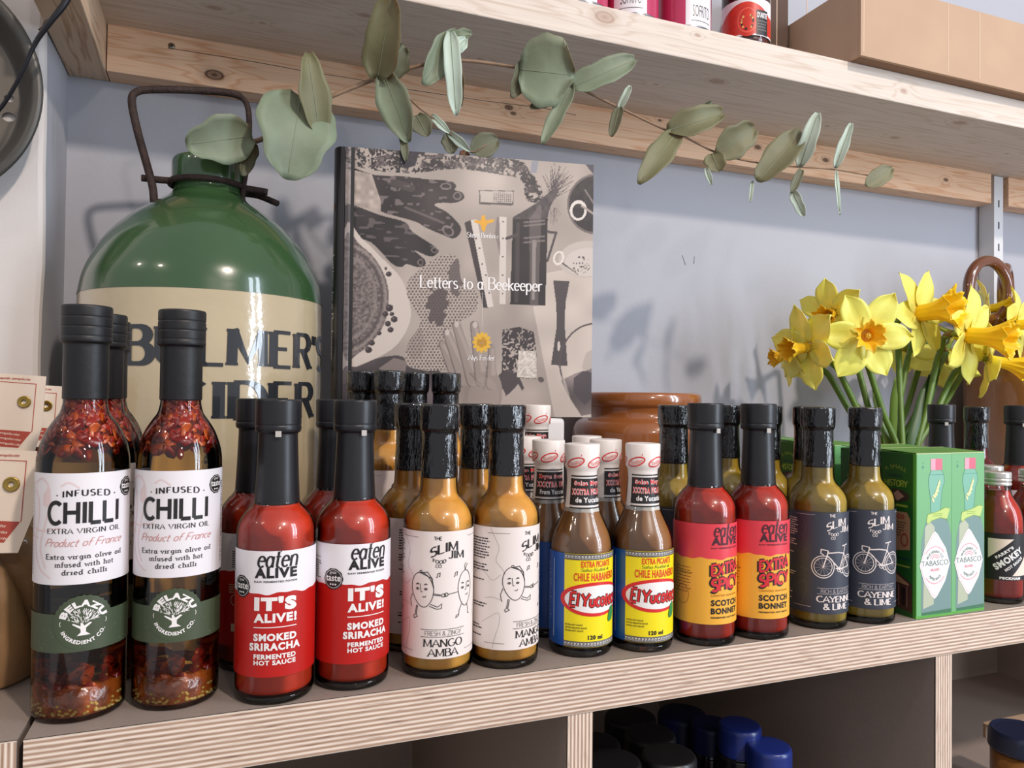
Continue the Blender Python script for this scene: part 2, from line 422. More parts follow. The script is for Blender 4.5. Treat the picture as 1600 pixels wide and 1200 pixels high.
_tcache = {}
def sans(body, bold):
    key = (body, bold)
    if key in _tcache: return _tcache[key]
    cu = bpy.data.curves.new('lettering', 'FONT'); cu.body = body; cu.offset = bold
    cu.resolution_u = 3; cu.space_character = 1.0 + bold * 3
    ob = bpy.data.objects.new('lettering', cu); me = bpy.data.meshes.new_from_object(ob)
    vs = [(v.co.x, v.co.y) for v in me.vertices]; fs = [tuple(p.vertices) for p in me.polygons]
    bpy.data.objects.remove(ob); bpy.data.meshes.remove(me); bpy.data.curves.remove(cu)
    _tcache[key] = (vs, fs); return vs, fs

class Art:
    """flat artwork in label coordinates (s across, t up, metres), later wrapped on a surface"""
    def __init__(s): s.items = []      # (verts2d, faces, mat, layer)
    def raw(s, vs, fs, mat, layer): s.items.append((vs, fs, mat, layer))
    def band(s, s0, s1, tb, tt, mat, layer=0, nu=40, nv=1):
        f0 = tb if callable(tb) else (lambda x: tb); f1 = tt if callable(tt) else (lambda x: tt)
        vs = []; fs = []
        for j in range(nv + 1):
            for i in range(nu + 1):
                x = s0 + (s1 - s0) * i / nu; vs.append((x, f0(x) + (f1(x) - f0(x)) * j / nv))
        for j in range(nv):
            for i in range(nu):
                a = j * (nu + 1) + i; fs.append((a, a + 1, a + nu + 2, a + nu + 1))
        s.raw(vs, fs, mat, layer)
    def rect(s, s0, t0, s1, t1, mat, layer=1, nu=None):
        s.band(s0, s1, t0, t1, mat, layer, nu or max(1, int(abs(s1 - s0) / .0015)))
    def disc(s, cx, cy, rx, ry, mat, layer=1, n=40, rings=4, rip=0.0, ripn=16):
        vs = [(cx, cy)]; fs = []
        for k in range(1, rings + 1):
            for i in range(n):
                a = 2 * PI * i / n; q = k / rings * (1 + (rip * math.cos(ripn * a) if k == rings else 0))
                vs.append((cx + rx * q * math.cos(a), cy + ry * q * math.sin(a)))
        for i in range(n): fs.append((0, 1 + i, 1 + (i + 1) % n))
        for k in range(rings - 1):
            for i in range(n):
                j = (i + 1) % n; a = 1 + k * n; b = a + n; fs.append((a + i, b + i, b + j, a + j))
        s.raw(vs, fs, mat, layer)
    def stroke(s, pts, w, mat, layer=2, contrast=1.0):
        vs, fs = ribbon(pts, w, contrast); s.raw(vs, fs, mat, layer)
    def circle(s, cx, cy, rx, ry, w, mat, layer=2, a0=0, a1=360, n=32):
        s.stroke(arcp(cx, cy, rx, ry, a0, a1, n), w, mat, layer)
    def poly(s, pts, mat, layer=2):
        tri = tessellate_polygon([[Vector((p[0], p[1], 0)) for p in pts]])
        fs = []
        for t in tri:
            a, b, c = (Vector(pts[i]) for i in t)
            fs.append(tuple(t) if (b - a).cross(c - a) > 0 else tuple(reversed(t)))
        s.raw([tuple(p) for p in pts], fs, mat, layer)
    def _fit(s, vs, s0, t0, s1, t1, body_box=None):
        xs = [v[0] for v in vs]; ys = [v[1] for v in vs]
        x0, x1 = min(xs), max(xs)
        y0, y1 = body_box or (min(ys), max(ys))
        return lambda p: (s0 + (p[0] - x0) / (x1 - x0) * (s1 - s0), t0 + (p[1] - y0) / (y1 - y0) * (t1 - t0))
    def text(s, body, s0, t0, s1, t1, mat, layer=2, bold=0.0, warp=None, vbox=None):
        vs, fs = sans(body, bold)
        if not vs: return
        g = s._fit(vs, s0, t0, s1, t1, vbox); out = [g(p) for p in vs]
        if warp: out = [warp(*p) for p in out]
        s.raw(out, fs, mat, layer)
    def letters(s, body, s0, t0, s1, t1, mat, layer=2, w=.12, contrast=1.0, serif=0.0, slant=0.0, warp=None, track=0.0, sw=.05):
        """own stroke letters fitted to a box whose height t0..t1 is the cap height"""
        x = 0.0; strokes = []
        for ch in body:
            adv, pl = G.get(ch, G[' '])
            for p in pl:
                strokes.append(([(x + a + slant * b, b) for a, b in p], w, contrast))
                if serif:
                    for e, q in ((p[0], p[1] if len(p) > 1 else p[0]), (p[-1], p[-2] if len(p) > 1 else p[-1])):
                        if abs(e[1] - q[1]) > abs(e[0] - q[0]) * .9 and (abs(e[1]) < .03 or abs(e[1] - 1) < .03 or abs(e[1] - .6) < .03) and len(p) <= 30:
                            cx = x + e[0] + slant * e[1]
                            dy = sw * .5 if e[1] < .03 else -sw * .5
                            strokes.append(([(cx - serif, e[1] + dy), (cx + serif, e[1] + dy)], sw, 1.0))
            x += adv + track
        W = max(x - track, .01)
        k = 0
        for pts, ww, co in strokes:
            vs, fs = ribbon(pts, ww, co)
            out = [(s0 + a / W * (s1 - s0), t0 + b * (t1 - t0)) for a, b in vs]
            if warp: out = [warp(*p) for p in out]
            s.raw(out, fs, mat, layer + .03 * (k % 12)); k += 1
    def emit(s, mb, mapf, step=None, dl=0.00007, base=0.0):
        for vs, fs, mat, layer in s.items:
            if step and len(fs) > 0:
                xs = [v[0] for v in vs]
                # slice wide faces so that they follow the curvature
                wide = max(max(vs[i][0] for i in f) - min(vs[i][0] for i in f) for f in fs)
                if wide > step * 1.3:
                    bm = bmesh.new(); bv = [bm.verts.new((a, b, 0)) for a, b in vs]
                    for f in fs:
                        try: bm.faces.new([bv[i] for i in f])
                        except ValueError: pass
                    x = min(xs) + step
                    while x < max(xs):
                        bmesh.ops.bisect_plane(bm, geom=bm.verts[:] + bm.edges[:] + bm.faces[:], plane_co=(x, 0, 0), plane_no=(1, 0, 0))
                        x += step
                    bm.verts.ensure_lookup_table(); bm.verts.index_update()
                    vs = [(v.co.x, v.co.y) for v in bm.verts]; fs = [tuple(v.index for v in f.verts) for f in bm.faces]; bm.free()
            mb.add([mapf(a, b, base + dl * layer) for a, b in vs], fs, mat)

def wrap(R, Rf=None):
    """map label coordinates on a cylinder standing on z; s=0 faces -Y"""
    def f(s, t, off):
        a = s / R; r = (Rf(t) if Rf else R) + off
        return (r * math.sin(a), -r * math.cos(a), t)
    return f

def arc_text_warp(cx, cy, rad, flip=False):
    """s is angle*rad, t is radial height"""
    def f(s, t):
        if flip:
            a = s / rad; return (cx + (rad - t) * math.sin(a), cy - (rad - t) * math.cos(a))
        a = s / rad; return (cx + (rad + t) * math.sin(a), cy + (rad + t) * math.cos(a))
    return f

# ================================================================== THE SETTING
WALLY = 0.88
wall_blue = M_('pale_blue_grey_paint', 'b2b4bd', 0.75, var=.03, vscale=6, bump=.12, bscale=160)
wall_white = M_('white_plaster', 'd9d4d2', 0.8, var=.03, vscale=9, bump=.25, bscale=60)
laminate = M_('taupe_laminate', '9a8d84', 0.42, var=.05, vscale=400)
laminate_in = M_('brown_grey_laminate', 'a8978c', 0.5, var=.04, vscale=300)
WX = -0.149
def struct(name, mb, bevel=0):
    o = mb.build(name, None, bevel); o['kind'] = 'structure'; return o
mb = MB(); box(mb, WX, 1.9, WALLY, WALLY + .1, -1.0, 1.5, wall_blue)
# two short scratches in the paint right of the book
sm_ = M_('scratched_paint', '8e8f99', .8)
for (x0, y0, x1, y1) in ((1066, 399, 1071, 414), (1084, 412, 1085, 401)):
    p = onY(x0, y0, WALLY); q = onY(x1, y1, WALLY); tube(mb, [p, q], .0006, sm_, 6)
struct('wall_back', mb)
# the wall on the left comes forward as a plastered corner with a wavy arris
mb = MB()
nz = 60; vs = []; fs = []
prof = [(WX, WALLY + .02), (WX, 0.84), (WX, 0.784), (WX - .0015, 0.780), (WX - .005, 0.778), (-.5, .778), (-1.2, .778)]
for j in range(nz + 1):
    z = -1.0 + 2.5 * j / nz
    for i, (x, y) in enumerate(prof):
        wv = (.0007 * math.sin(z * 21 + 1) + .0005 * math.sin(z * 47)) if i in (2, 3, 4) else 0
        vs.append((x + wv, y + wv, z))
k = len(prof)
for j in range(nz):
    for i in range(k - 1):
        a = j * k + i; fs.append((a, a + k, a + k + 1, a + 1))
mb.add(vs, [f for n_, f in enumerate(fs) if n_ % (k - 1) > 1], wall_white, False)
mb.add(vs, [f for n_, f in enumerate(fs) if n_ % (k - 1) <= 1], wall_blue, False); struct('wall_left', mb)
mb = MB(); box(mb, -2.5, 3.5, -2.5, .9, -1.06, -1.0, M_('grey_floor', '7c756f', .5)); struct('floor', mb)

# ------------------------------------------------------------------ the plywood cabinets
T = 0.0315; FY = 0.447
edgeZ = ply_edge('birch_ply_edge_lying', 'Z', .00286, .1)
edgeX = ply_edge('birch_ply_edge_upright', 'X', .00270, .0, 'Z')
edge_lip = M_('cut_laminate_edge', 'cfc2b4', .5)
XJ = -0.0895
def board(mb, x0, x1, y0, y1, z0, z1, faces, front, sidem=None):
    box(mb, x0, x1, y0 + .0006, y1, z0, z1, faces)
    box(mb, x0 + .0002, x1 - .0002, y0, y0 + .0012, z0 + .0006, z1 - .0006, front)
    if z1 - z0 < x1 - x0:
        for zz in (z0, z1 - .0006): box(mb, x0, x1, y0 + .0002, y0 + .0014, zz, zz + .0006, edge_lip)
    else:
        for xx in (x0, x1 - .0006): box(mb, xx, xx + .0006, y0 + .0002, y0 + .0014, z0, z1, edge_lip)

cab = empty('plywood_cabinet', (0, 0, -.98))
tag(cab, 'long birch plywood cabinet with grey top that carries the row of bottles', 'cabinet')
def cpart(name, mb, par):
    o = mb.build(name, None); o.parent = par; o.location = (0, 0, -par.location.z)
    return o
XR = 1.75
mb = MB(); board(mb, XJ, XR, FY, WALLY - .002, -T, 0, laminate, edgeZ); cpart('top_board', mb, cab)
def fx(px, y=1150): return onY(px, y, FY).x
def upright(name, x0, x1, par):
    mb = MB(); board(mb, x0, x1, FY + .001, WALLY - .02, -.98, -T, laminate_in, edgeX); return cpart(name, mb, par)
d1a, d1b = onY(888, 1150, FY).x, onY(920.5, 1150, FY).x
d2a, d2b = onY(1464, 1080, FY).x, onY(1488, 1080, FY).x
upright('divider', XJ, XJ + .022, cab)
upright('divider', d1a, d1a + .0185, cab); upright('divider', d2a, d2a + .0185, cab)
upright('divider', 1.2, 1.2185, cab)
ZB = -0.285
for (a, b, z, y0) in ((XJ + .022, d1a, ZB, FY + .03), (d1a + .0185, d2a, ZB, FY + .03), (d2a + .0185, 1.2, ZB, FY + .03)):
    mb = MB(); board(mb, a, b, y0, WALLY - .02, z, z + .0185, laminate_in, edgeZ); cpart('inner_shelf', mb, cab)
    ZB3 = z + .0185
mb = MB(); box(mb, XJ, XR, WALLY - .02, WALLY - .004, -.98, -T, laminate_in); cpart('back_panel', mb, cab)

cab2 = empty('plywood_cabinet', (0, 0, -.98))
tag(cab2, 'separate plywood cabinet whose grey top starts left of the joint, under the tagged bags', 'cabinet')
XL = -0.0925
mb = MB(); board(mb, XL - .9, XL, FY + .001, WALLY - .105, -.0185, 0, laminate, edgeX)
o = cpart('top_board', mb, cab2)
mb = MB(); board(mb, XL - .0185, XL, FY + .001, WALLY - .105, -.98, -.0185, laminate_in, edgeX); cpart('side_panel', mb, cab2)
mb = MB(); box(mb, XL - .9, XL - .0185, WALLY - .12, WALLY - .105, -.98, -.0185, laminate_in); cpart('back_panel', mb, cab2)

# ------------------------------------------------------------------ the pine shelf above
UY = 0.69; UZ0, UZ1 = 0.550, 0.5875
BY = 0.85; BZ0, BZ1 = 0.502, 0.550
def kn(px, py, Y=None, Z=None, r=.006):
    p = onY(px, py, Y) if Y is not None else onZ(px, py, Z)
    return (p.x, p.y, p.z, r)
kn_under = [kn(570, 24, Z=UZ0, r=.007), kn(584, 53, Z=UZ0, r=.006), kn(1120, 127, Z=UZ0, r=.011), kn(1240, 117, Z=UZ0, r=.004),
            kn(1292, 197, Z=UZ0, r=.004), kn(1398, 215, Z=UZ0, r=.007), kn(1500, 192, Z=UZ0, r=.010), kn(1025, 132, Z=UZ0, r=.003),
            kn(335, 12, Z=UZ0, r=.007), kn(1573, 240, Z=UZ0, r=.004), kn(410, 36, Z=UZ0, r=.003), kn(750, 92, Z=UZ0, r=.003)]
kn_front = [kn(945, 27, Y=UY, r=.013), kn(1090, 55, Y=UY, r=.0035), kn(1412, 142, Y=UY, r=.005), kn(720, 20, Y=UY, r=.003)]
kn_bat = [kn(335, 117, Y=BY, r=.011), kn(795, 168, Y=BY, r=.006), kn(802, 177, Y=BY, r=.004), kn(1184, 230, Y=BY, r=.006),
          kn(1290, 250, Y=BY, r=.006), kn(1478, 281, Y=BY, r=.005), kn(1031, 188, Y=BY, r=.003)]
pine_plank = pine('pine_plank', 'dccfc3', 'cfbfb0', 'X', scale=7, knots=kn_under + kn_front, knotcol='a07e6a')
pine_bat = pine('orange_pine', 'efc9a8', 'dfab84', 'X', scale=9, knots=kn_bat, knotcol='4a2818', knotdark=1.0)
pine_side = pine('pine_cleat', 'dcc0a4', 'bf9876', 'Y', scale=9)
shelf = empty('pine_shelf', (0.8, UY, UZ0))
tag(shelf, 'thick pale pine plank shelf on orange battens across the top of the wall', 'shelf')
def spart(name, mb, bevel=0.0):
    o = mb.build(name, None, bevel); o.parent = shelf; o.location = -shelf.location; return o
mb = MB(); box(mb, WX + .0005, 1.75, UY, WALLY - .001, UZ0, UZ1, pine_plank); spart('plank', mb, .0012)
bend = onY(1549, 300, BY).x
mb = MB(); box(mb, WX + .0385, bend, BY, WALLY - .001, BZ0, BZ1, pine_bat)
# dark drying crack along the batten
ck = M_('drying_crack', '4a3426', .9)
pts = [onY(x, y, BY - .0001) for x, y in ((262, 75), (320, 84), (400, 97), (470, 110), (560, 124), (640, 140), (760, 158), (845, 168), (900, 180))]
tube(mb, pts, .0004, ck, 5)
spart('batten', mb, .001)
mb = MB(); box(mb, onY(1576, 300, BY).x, 1.75, BY, WALLY - .001, BZ0, BZ1, pine_bat); spart('batten', mb, .001)
mb = MB(); box(mb, WX + .0005, WX + .0375, .700, WALLY - .001, BZ0, BZ1, pine_side); spart('side_cleat', mb, .001)
scr = M_('screw_steel', '8f8a7c', .35, 1.0)
for (x, y) in ((268, 72),):
    p = onY(x, y, BY); mb = MB()
    M = Matrix.Translation((p.x, p.y - .0008, p.z)) @ Matrix.Rotation(R_(90), 4, 'X')
    lathe(mb, [(0, 0), (.0022, 0), (.0034, -.0006), (.0034, -.001), (0, -.001)], scr, 16, M=M)
    lathe(mb, [(0, .00005), (.0012, .00005), (0, .0001)], M_('screw_slot', '2a241c', .8), 4, M=M)
    spart('screw', mb)

# slotted white upright of the wall shelving, far right
ux0, ux1 = onY(1553.5, 330, .852).x, onY(1567.5, 330, .852).x
mb = MB(); wm = M_('white_enamel', 'd9dadd', .35)
box(mb, ux0, ux1, .852, WALLY - .001, -0.001, .549, wm)
for i in range(14):
    z = .03 + i * .036; xm = (ux0 + ux1) / 2
    box(mb, xm - .0015, xm + .0015, .8516, .8525, z, z + .012, M_('slot_shadow_gap', '3c3c3e', .8))
o = mb.build('shelf_upright', None, .002); tag(o, 'white metal shelf upright standing against the wall behind the brown jug', 'upright')

# ================================================================== BOTTLES
glass = shell_glass()
base_glass = M_('thick_base_glass', '8d8078', .03, trans=1.0, ior=1.5)
WR = 0.0228
WOOZY = [(.0, .0012), (.0150, .0010), (.0185, .0), (.0208, .0), (.0222, .0012), (.0228, .0038), (.0228, .0060), (.0228, .0925), (.0228, .094)] + \
        smooth_prof([(.0228, .094), (.0225, .0985), (.0208, .1035), (.0172, .1085), (.0140, .1120), (.0126, .1160), (.0121, .125)], 4)[1:] + [(.0108, .150), (.0108, .168), (0, .1682)]
def inner(prof, d, z0, z1):
    out = [(0, z0)]
    for r, z in prof:
        if z0 + .0045 < z < z1 and r > .002: out.append((r - d, z))
    rr = [r for r, z in out if r > 0]
    out.insert(1, (rr[0] - .0012, z0)); out.insert(2, (rr[0] - .0002, z0 + .0009)); out.insert(3, (rr[0], z0 + .0022)); out.insert(4, (rr[0], z0 + .004)); out.append((rr[-1], z1)); out.append((0, z1)); return out

ink = M_('black_ink', '221f20', .45); white_ink = M_('white_ink', 'f2eeec', .45)
grey_ink = M_('grey_ink', '6d6765', .5)

def small_lines(art, s0, s1, t_top, n, pitch, mat, h=.0006, layer=2, seed=1, words=True):
    """blocks of tiny printed text, too small to read, as broken word bars"""
    r = random.Random(seed)
    for i in range(n):
        t = t_top - i * pitch; x = s0; e = s1 - r.random() * (s1 - s0) * .25
        while x < e:
            wl = r.uniform(.0010, .0034); art.rect(x, t - h, min(x + wl, e), t, mat, layer, 1); x += wl + .0005

def taste_seal(art, cx, cy, r):
    art.disc(cx, cy, r, r, ink, 3, rip=.03, ripn=30)
    art.circle(cx, cy, r * .86, r * .86, r * .035, white_ink, 4)
    art.text('taste', cx - r * .78, cy - r * .22, cx + r * .78, cy + r * .34, white_ink, 4, .02)
    art.text('great', cx - r * .34, cy + r * .40, cx + r * .34, cy + r * .70, white_ink, 4)
    for k in (-1, 0, 1): art.disc(cx + k * r * .26, cy - r * .52, r * .09, r * .09, white_ink, 4, n=8, rings=1)

def eaten_logo(art, ink_, cx=0.0, sx=1.0):
    def X(v): return cx + v * sx
    art.letters('eaten', X(-.0108), .0789, X(.0124), .0892, ink_, 3, w=.135, contrast=.5, slant=.16)
    art.stroke([(X(.0008), .0868), (X(.0030), .0880)], .0004, ink_, 3)
    art.text('ALIVE', X(-.0119), .0727, X(.0119), .0786, ink_, 3.5, .05)
    art.text('RAW FERMENTED FOODS', X(-.0121), .0701, X(.0121), .0712, ink_, 3, .02)

def wavy(z, a=.0006):
    return lambda x: z + a * math.sin(x * 260) + a * .6 * math.sin(x * 610 + 1)

def label_sriracha():
    a = Art(); red = M_('red_label_print', 'b81a14', .35); wh = M_('white_label_paper', 'eeeaee', .4)
    H = WR * PI
    a.band(-H, H, .0165, wavy(.0640), red, 0, 90); a.band(-H, H, wavy(.0640), .0880, wh, 0, 90)
    eaten_logo(a, ink)
    a.text("IT'S", -.0119, .0541, .0119, .0622, white_ink, 3, .07)
    a.text('ALIVE!', -.0121, .0474, .0121, .0527, white_ink, 3, .05)
    a.rect(-.0121, .0445, .0121, .0450, white_ink, 3)
    a.text('SMOKED', -.0121, .0370, .0121, .0413, white_ink, 3, .05)
    a.text('SRIRACHA', -.0145, .0316, .0145, .0360, white_ink, 3, .05)
    a.text('FERMENTED', -.0118, .0268, .0118, .0296, white_ink, 3, .04)
    a.text('HOT SAUCE', -.0118, .0234, .0118, .0261, white_ink, 3, .04)
    taste_seal(a, -.0212, .0672, .0063)
    a.rect(-.040, .0790, -.0315, .0793, ink, 3)
    small_lines(a, -.044, -.031, .0770, 8, .0014, ink, seed=3)
    cream = M_('cream_print', 'd9c7a0', .5)
    a.rect(-.044, .026, -.0385, .031, cream, 3); a.circle(-.041, .046, .0035, .0035, .0004, cream, 3)
    small_lines(a, -.046, -.034, .056, 4, .0016, cream, seed=5)
    return a
def label_bonnet():
    a = Art(); pk = M_('coral_pink_print', 'e2424f', .4); ye = M_('amber_yellow_print', 'f2b23e', .4)
    dr = M_('dark_maroon_ink', '4a1f2a', .5); H = WR * PI
    a.band(-H, H, .0162, wavy(.0630), ye, 0, 90); a.band(-H, H, wavy(.0630), .0880, pk, 0, 90)
    eaten_logo(a, dr)
    rr = M_('scarlet_ink', 'd8303a', .45)
    for body, t0, t1, sk in (('EXTRA', .0520, .0600, .12), ('SPICY', .0410, .0495, .12)):
        wp = lambda s, t, sk=sk: (s, t + sk * s)
        a.letters(body, -.0125, t0, .0135, t1, ink, 3, w=.40, warp=wp); a.letters(body, -.0120, t0 + .0003, .0138, t1, rr, 4, w=.22, warp=wp)
    gold = M_('ochre_ink', 'c07f1c', .5)
    a.text('LIMITED EDITION', -.0118, .0362, .0118, .0376, gold, 3, .02)
    a.text('SCOTCH', -.0121, .0294, .0121, .0338, ink, 3, .04); a.text('BONNET', -.0121, .0236, .0121, .0280, ink, 3, .04)
    a.text('FERMENTED HOT SAUCE', -.0121, .0205, .0121, .0217, ink, 3, .03)
    small_lines(a, -.040, -.026, .056, 9, .0022, M_('brown_fine_print', '8a6026', .5), seed=8)
    a.rect(-.036, .0520, -.025, .0523, dr, 3)
    a.circle(-.033, .036, .005, .007, .0003, M_('brown_fine_print', '8a6026', .5), 3)
    return a

def slim_logo(a, ink_, cx=.002):
    wp = lambda s, t: (s, t + .10 * (s - cx))
    a.letters('THE', cx - .0088, .0872, cx - .0038, .0893, ink_, 3, w=.16)
    ws = lambda s, t: (s, t + .17 * (s - cx) - 18 * (s - cx) ** 2)
    a.letters('SLIM', cx - .0112, .0800, cx + .0072, .0857, ink_, 3, w=.17, contrast=.6, serif=.09, warp=ws)
    wj = lambda s, t: (s, t - .06 * (s - cx))
    a.letters('JIM', cx + .0002, .0757, cx + .0118, .0805, ink_, 3, w=.16, contrast=.6, serif=.09, warp=wj)
    a.letters('FOOD', cx - .0094, .0726, cx - .0010, .0746, ink_, 3, w=.17, warp=lambda s, t: (s, t + 60 * (s - cx + .0058) ** 2 - .12 * (s - cx + .0058)))
    a.letters('CO.', cx - .0076, .0700, cx - .0034, .0719, ink_, 3, w=.16)

def label_mango():
    a = Art(); pa = M_('cream_white_label_paper', 'ece1dc', .45); H = WR * PI
    a.band(-H, H, .0130, .0925, pa, 0, 90); slim_logo(a, ink)
    lw = .00042
    # two fruits dancing hand in hand, drawn in outline
    def fruit(cx, cy, rx, ry, m=1, tilt=0):
        pts = []
        for i in range(33):
            an = 2 * PI * i / 32; q = 1 - .18 * max(0, -math.sin(an))
            pts.append((cx + rx * q * math.cos(an) + tilt * ry * math.sin(an), cy + ry * math.sin(an)))
        a.stroke(pts, lw, ink, 3)
        a.stroke([(cx - .0014 * m, cy + .0038), (cx - .0008 * m, cy - .0012), (cx + .0004 * m, cy - .0014)], lw * .8, ink, 3)
        for ex in (-.0032, .0024):
            a.circle(cx + ex * m, cy + .0005, .0010, .0006, lw * .8, ink, 3, n=10); a.disc(cx + ex * m, cy + .0005, .0004, .0004, ink, 3.5, n=8, rings=1)
            a.stroke([(cx + (ex - .001) * m, cy + .0030), (cx + ex * m, cy + .0037), (cx + (ex + .001) * m, cy + .0033)], lw * 1.6, ink, 3)
        a.stroke([(cx + .0002, cy - .0043), (cx + .0018, cy - .0046), (cx + .0026, cy - .0036)], lw, ink, 3)
    c1 = (-.0140, .0560); c2 = (.0152, .0556)
    fruit(*c1, .0075, .0108, 1, -.1); fruit(*c2, .0060, .0112, -1)
    a.stroke([(-.0155, .0665), (-.0105, .0672), (-.0075, .0630), (-.0065, .0575), (-.0080, .0635), (-.0125, .0655), (-.0155, .0665)], lw, ink, 3)
    a.circle(-.0150, .0672, .0008, .0008, lw, ink, 3, n=10)
    a.stroke([(-.0066, .0538), (-.0022, .0530)], lw, ink, 3); a.stroke([(-.0066, .0530), (-.0022, .0524)], lw, ink, 3)
    a.circle(-.0004, .0527, .0014, .0010, lw, ink, 3, n=12); a.circle(.0012, .0530, .0012, .0011, lw, ink, 3, n=12)
    a.stroke([(.0024, .0531), (.0092, .0540)], lw, ink, 3)
    for L in ([(-.0085, .0472), (-.0040, .0455), (-.0015, .0475), (-.0018, .0445), (-.0045, .0442), (-.0092, .0460)],
              [(-.0170, .0460), (-.0180, .0400), (-.0170, .0390), (-.0195, .0378), (-.0200, .0392), (-.0188, .0402), (-.0178, .0462)],
              [(-.0212, .0530), (-.0228, .0490), (-.0222, .0455), (-.0216, .0445)],
              [(.0120, .0460), (.0102, .0420), (.0098, .0388), (.0078, .0378), (.0080, .0390), (.0095, .0398)],
              [(.0170, .0455), (.0182, .0420), (.0180, .0392), (.0196, .0385)], [(.0150, .0668), (.0145, .0700), (.0160, .0715)], [(.0152, .0670), (.0165, .0700), (.0178, .0705)]):
        a.stroke(L, lw, ink, 3)
    for nx in (-.0045, .0068):
        a.stroke([(nx, .0640), (nx + .0003, .0662), (nx + .0018, .0668), (nx + .0016, .0645)], lw, ink, 3)
        a.disc(nx - .0003, .0640, .0004, .0003, ink, 3, n=8, rings=1); a.disc(nx + .0013, .0645, .0004, .0003, ink, 3, n=8, rings=1)
    a.rect(-.0145, .0312, .0145, .0315, ink, 3); a.rect(-.0145, .0266, .0145, .0269, ink, 3)
    a.letters('FRESH & ZINGY', -.0120, .0276, .0120, .0304, grey_ink, 3, w=.09, serif=.07, sw=.04)
    a.letters('MANGO', -.0128, .0206, .0128, .0252, ink, 3, w=.14, contrast=.55, serif=.12, sw=.06)
    a.letters('AMBA', -.0098, .0147, .0098, .0193, ink, 3, w=.14, contrast=.55, serif=.12, sw=.06)
    common_side(a, ink)
    return a
def common_side(a, ink_):
    for s0, s1 in ((-.0320, -.0170), (.0170, .0320)):
        a.rect(s0, .0885, s1, .0887, ink_, 3); a.rect(s0 - .002, .0172, s1 - .003, .0174, ink_, 3)
    small_lines(a, -.046, -.030, .0850, 8, .0018, ink_, .0008, seed=11); small_lines(a, -.046, -.031, .0680, 3, .0018, ink_, .0008, seed=12)
    small_lines(a, -.046, -.034, .0580, 1, .0018, ink_, .0008, seed=13); small_lines(a, -.045, -.032, .0425, 2, .0018, ink_, .0008, seed=14)
    small_lines(a, -.046, -.036, .0280, 2, .0018, ink_, .0008, seed=15); small_lines(a, -.046, -.036, .0215, 1, .0018, ink_, .0008, seed=16)
    thin = .00018
    for P in ([(-.030, .092), (-.027, .086), (-.024, .079), (-.026, .071), (-.022, .066), (-.020, .062)], [(-.045, .060), (-.038, .066), (-.033, .062), (-.028, .058), (-.0225, .062)],
              [(-.034, .046), (-.028, .047), (-.0225, .0455)], [(-.036, .030), (-.030, .034), (-.024, .037), (-.0235, .030), (-.026, .022), (-.028, .014)],
              [(.024, .040), (.028, .034), (.031, .036), (.036, .028)], [(.026, .092), (.030, .080), (.027, .070), (.034, .062)]):
        a.stroke([tuple(p) for p in crom(P, 5)], thin, M_('soft_line_ink', '8f8787', .5) if ink_ is ink else grey_ink, 2)

def label_cayenne():
    a = Art(); pa = M_('slate_label_paper', '3b3f4c', .42); H = WR * PI; wi = M_('pinkish_white_ink', 'e8dcd8', .5)
    a.band(-H, H, .0125, .0908, pa, 0, 90); slim_logo(a, wi)
    lw = .0006
    for sx in (-.0112, .0125):
        a.circle(sx, .0488, .0083, .0085, .0007, wi, 3); a.circle(sx, .0488, .0066, .0068, .0005, wi, 3)
        a.disc(sx, .0488, .0007, .0007, wi, 3.5, n=12, rings=1)
        for k in range(12):
            an = 2 * PI * k / 12 + .15; a.stroke([(sx, .0488), (sx + .0065 * math.cos(an), .0488 + .0067 * math.sin(an))], .00012, wi, 3)
    fr = [(-.0112, .0488), (-.0085, .0575), (-.0075, .0612)]; a.stroke(fr, .0009, wi, 4)
    for P in ([(-.0080, .0595), (.0002, .0600), (.0068, .0590)], [(-.0085, .0578), (.0015, .0470)], [(.0015, .0470), (.0062, .0590), (.0076, .0645)],
              [(.0062, .0590), (.0125, .0488), (.0015, .0470)], [(.0045, .0648), (.0076, .0652), (.0105, .0658)]):
        a.stroke(P, .0008, wi, 4)
    a.stroke([(-.0075, .0612), (-.0100, .0618), (-.0128, .0622), (-.0130, .0592), (-.0108, .0580)], .0007, wi, 4)
    a.circle(.0015, .0468, .0018, .0018, .0005, wi, 4, n=16); a.stroke([(.0015, .0468), (-.0010, .0478), (-.0018, .0476)], .0006, wi, 4)
    a.stroke([(.0015, .0468), (.0035, .0440), (.0050, .0440)], .0006, wi, 4)
    a.rect(-.0155, .0322, .0155, .0324, wi, 3); a.rect(-.0155, .0278, .0155, .0280, wi, 3)
    a.letters('RICH & EARTHY', -.0130, .0286, .0130, .0314, M_('dim_label_ink', '9d979c', .5), 3, w=.16, serif=.07)
    a.letters('CAYENNE', -.0160, .0217, .0160, .0262, wi, 3, w=.19, contrast=.6, serif=.13, sw=.10)
    a.letters('& LIME', -.0112, .0160, .0112, .0205, wi, 3, w=.19, contrast=.6, serif=.13, sw=.10)
    common_side(a, wi)
    return a

def greek(a, s0, s1, t0, t1, wh, bk):
    a.rect(s0, t0, s1, t1, wh, 2); a.rect(s0, t1 - .0004, s1, t1, bk, 3); a.rect(s0, t0, s1, t0 + .0004, bk, 3)
    h = (t1 - t0) * .62; y0 = t0 + (t1 - t0) * .19; p = .0023; x = s0 + .0004; lw = .00042
    while x + p < s1:
        a.stroke([(x, y0), (x, y0 + h), (x + p * .72, y0 + h), (x + p * .72, y0 + h * .3), (x + p * .36, y0 + h * .3), (x + p * .36, y0 + h * .62)], lw, bk, 3)
        a.stroke([(x, y0), (x + p, y0)], lw, bk, 3); x += p

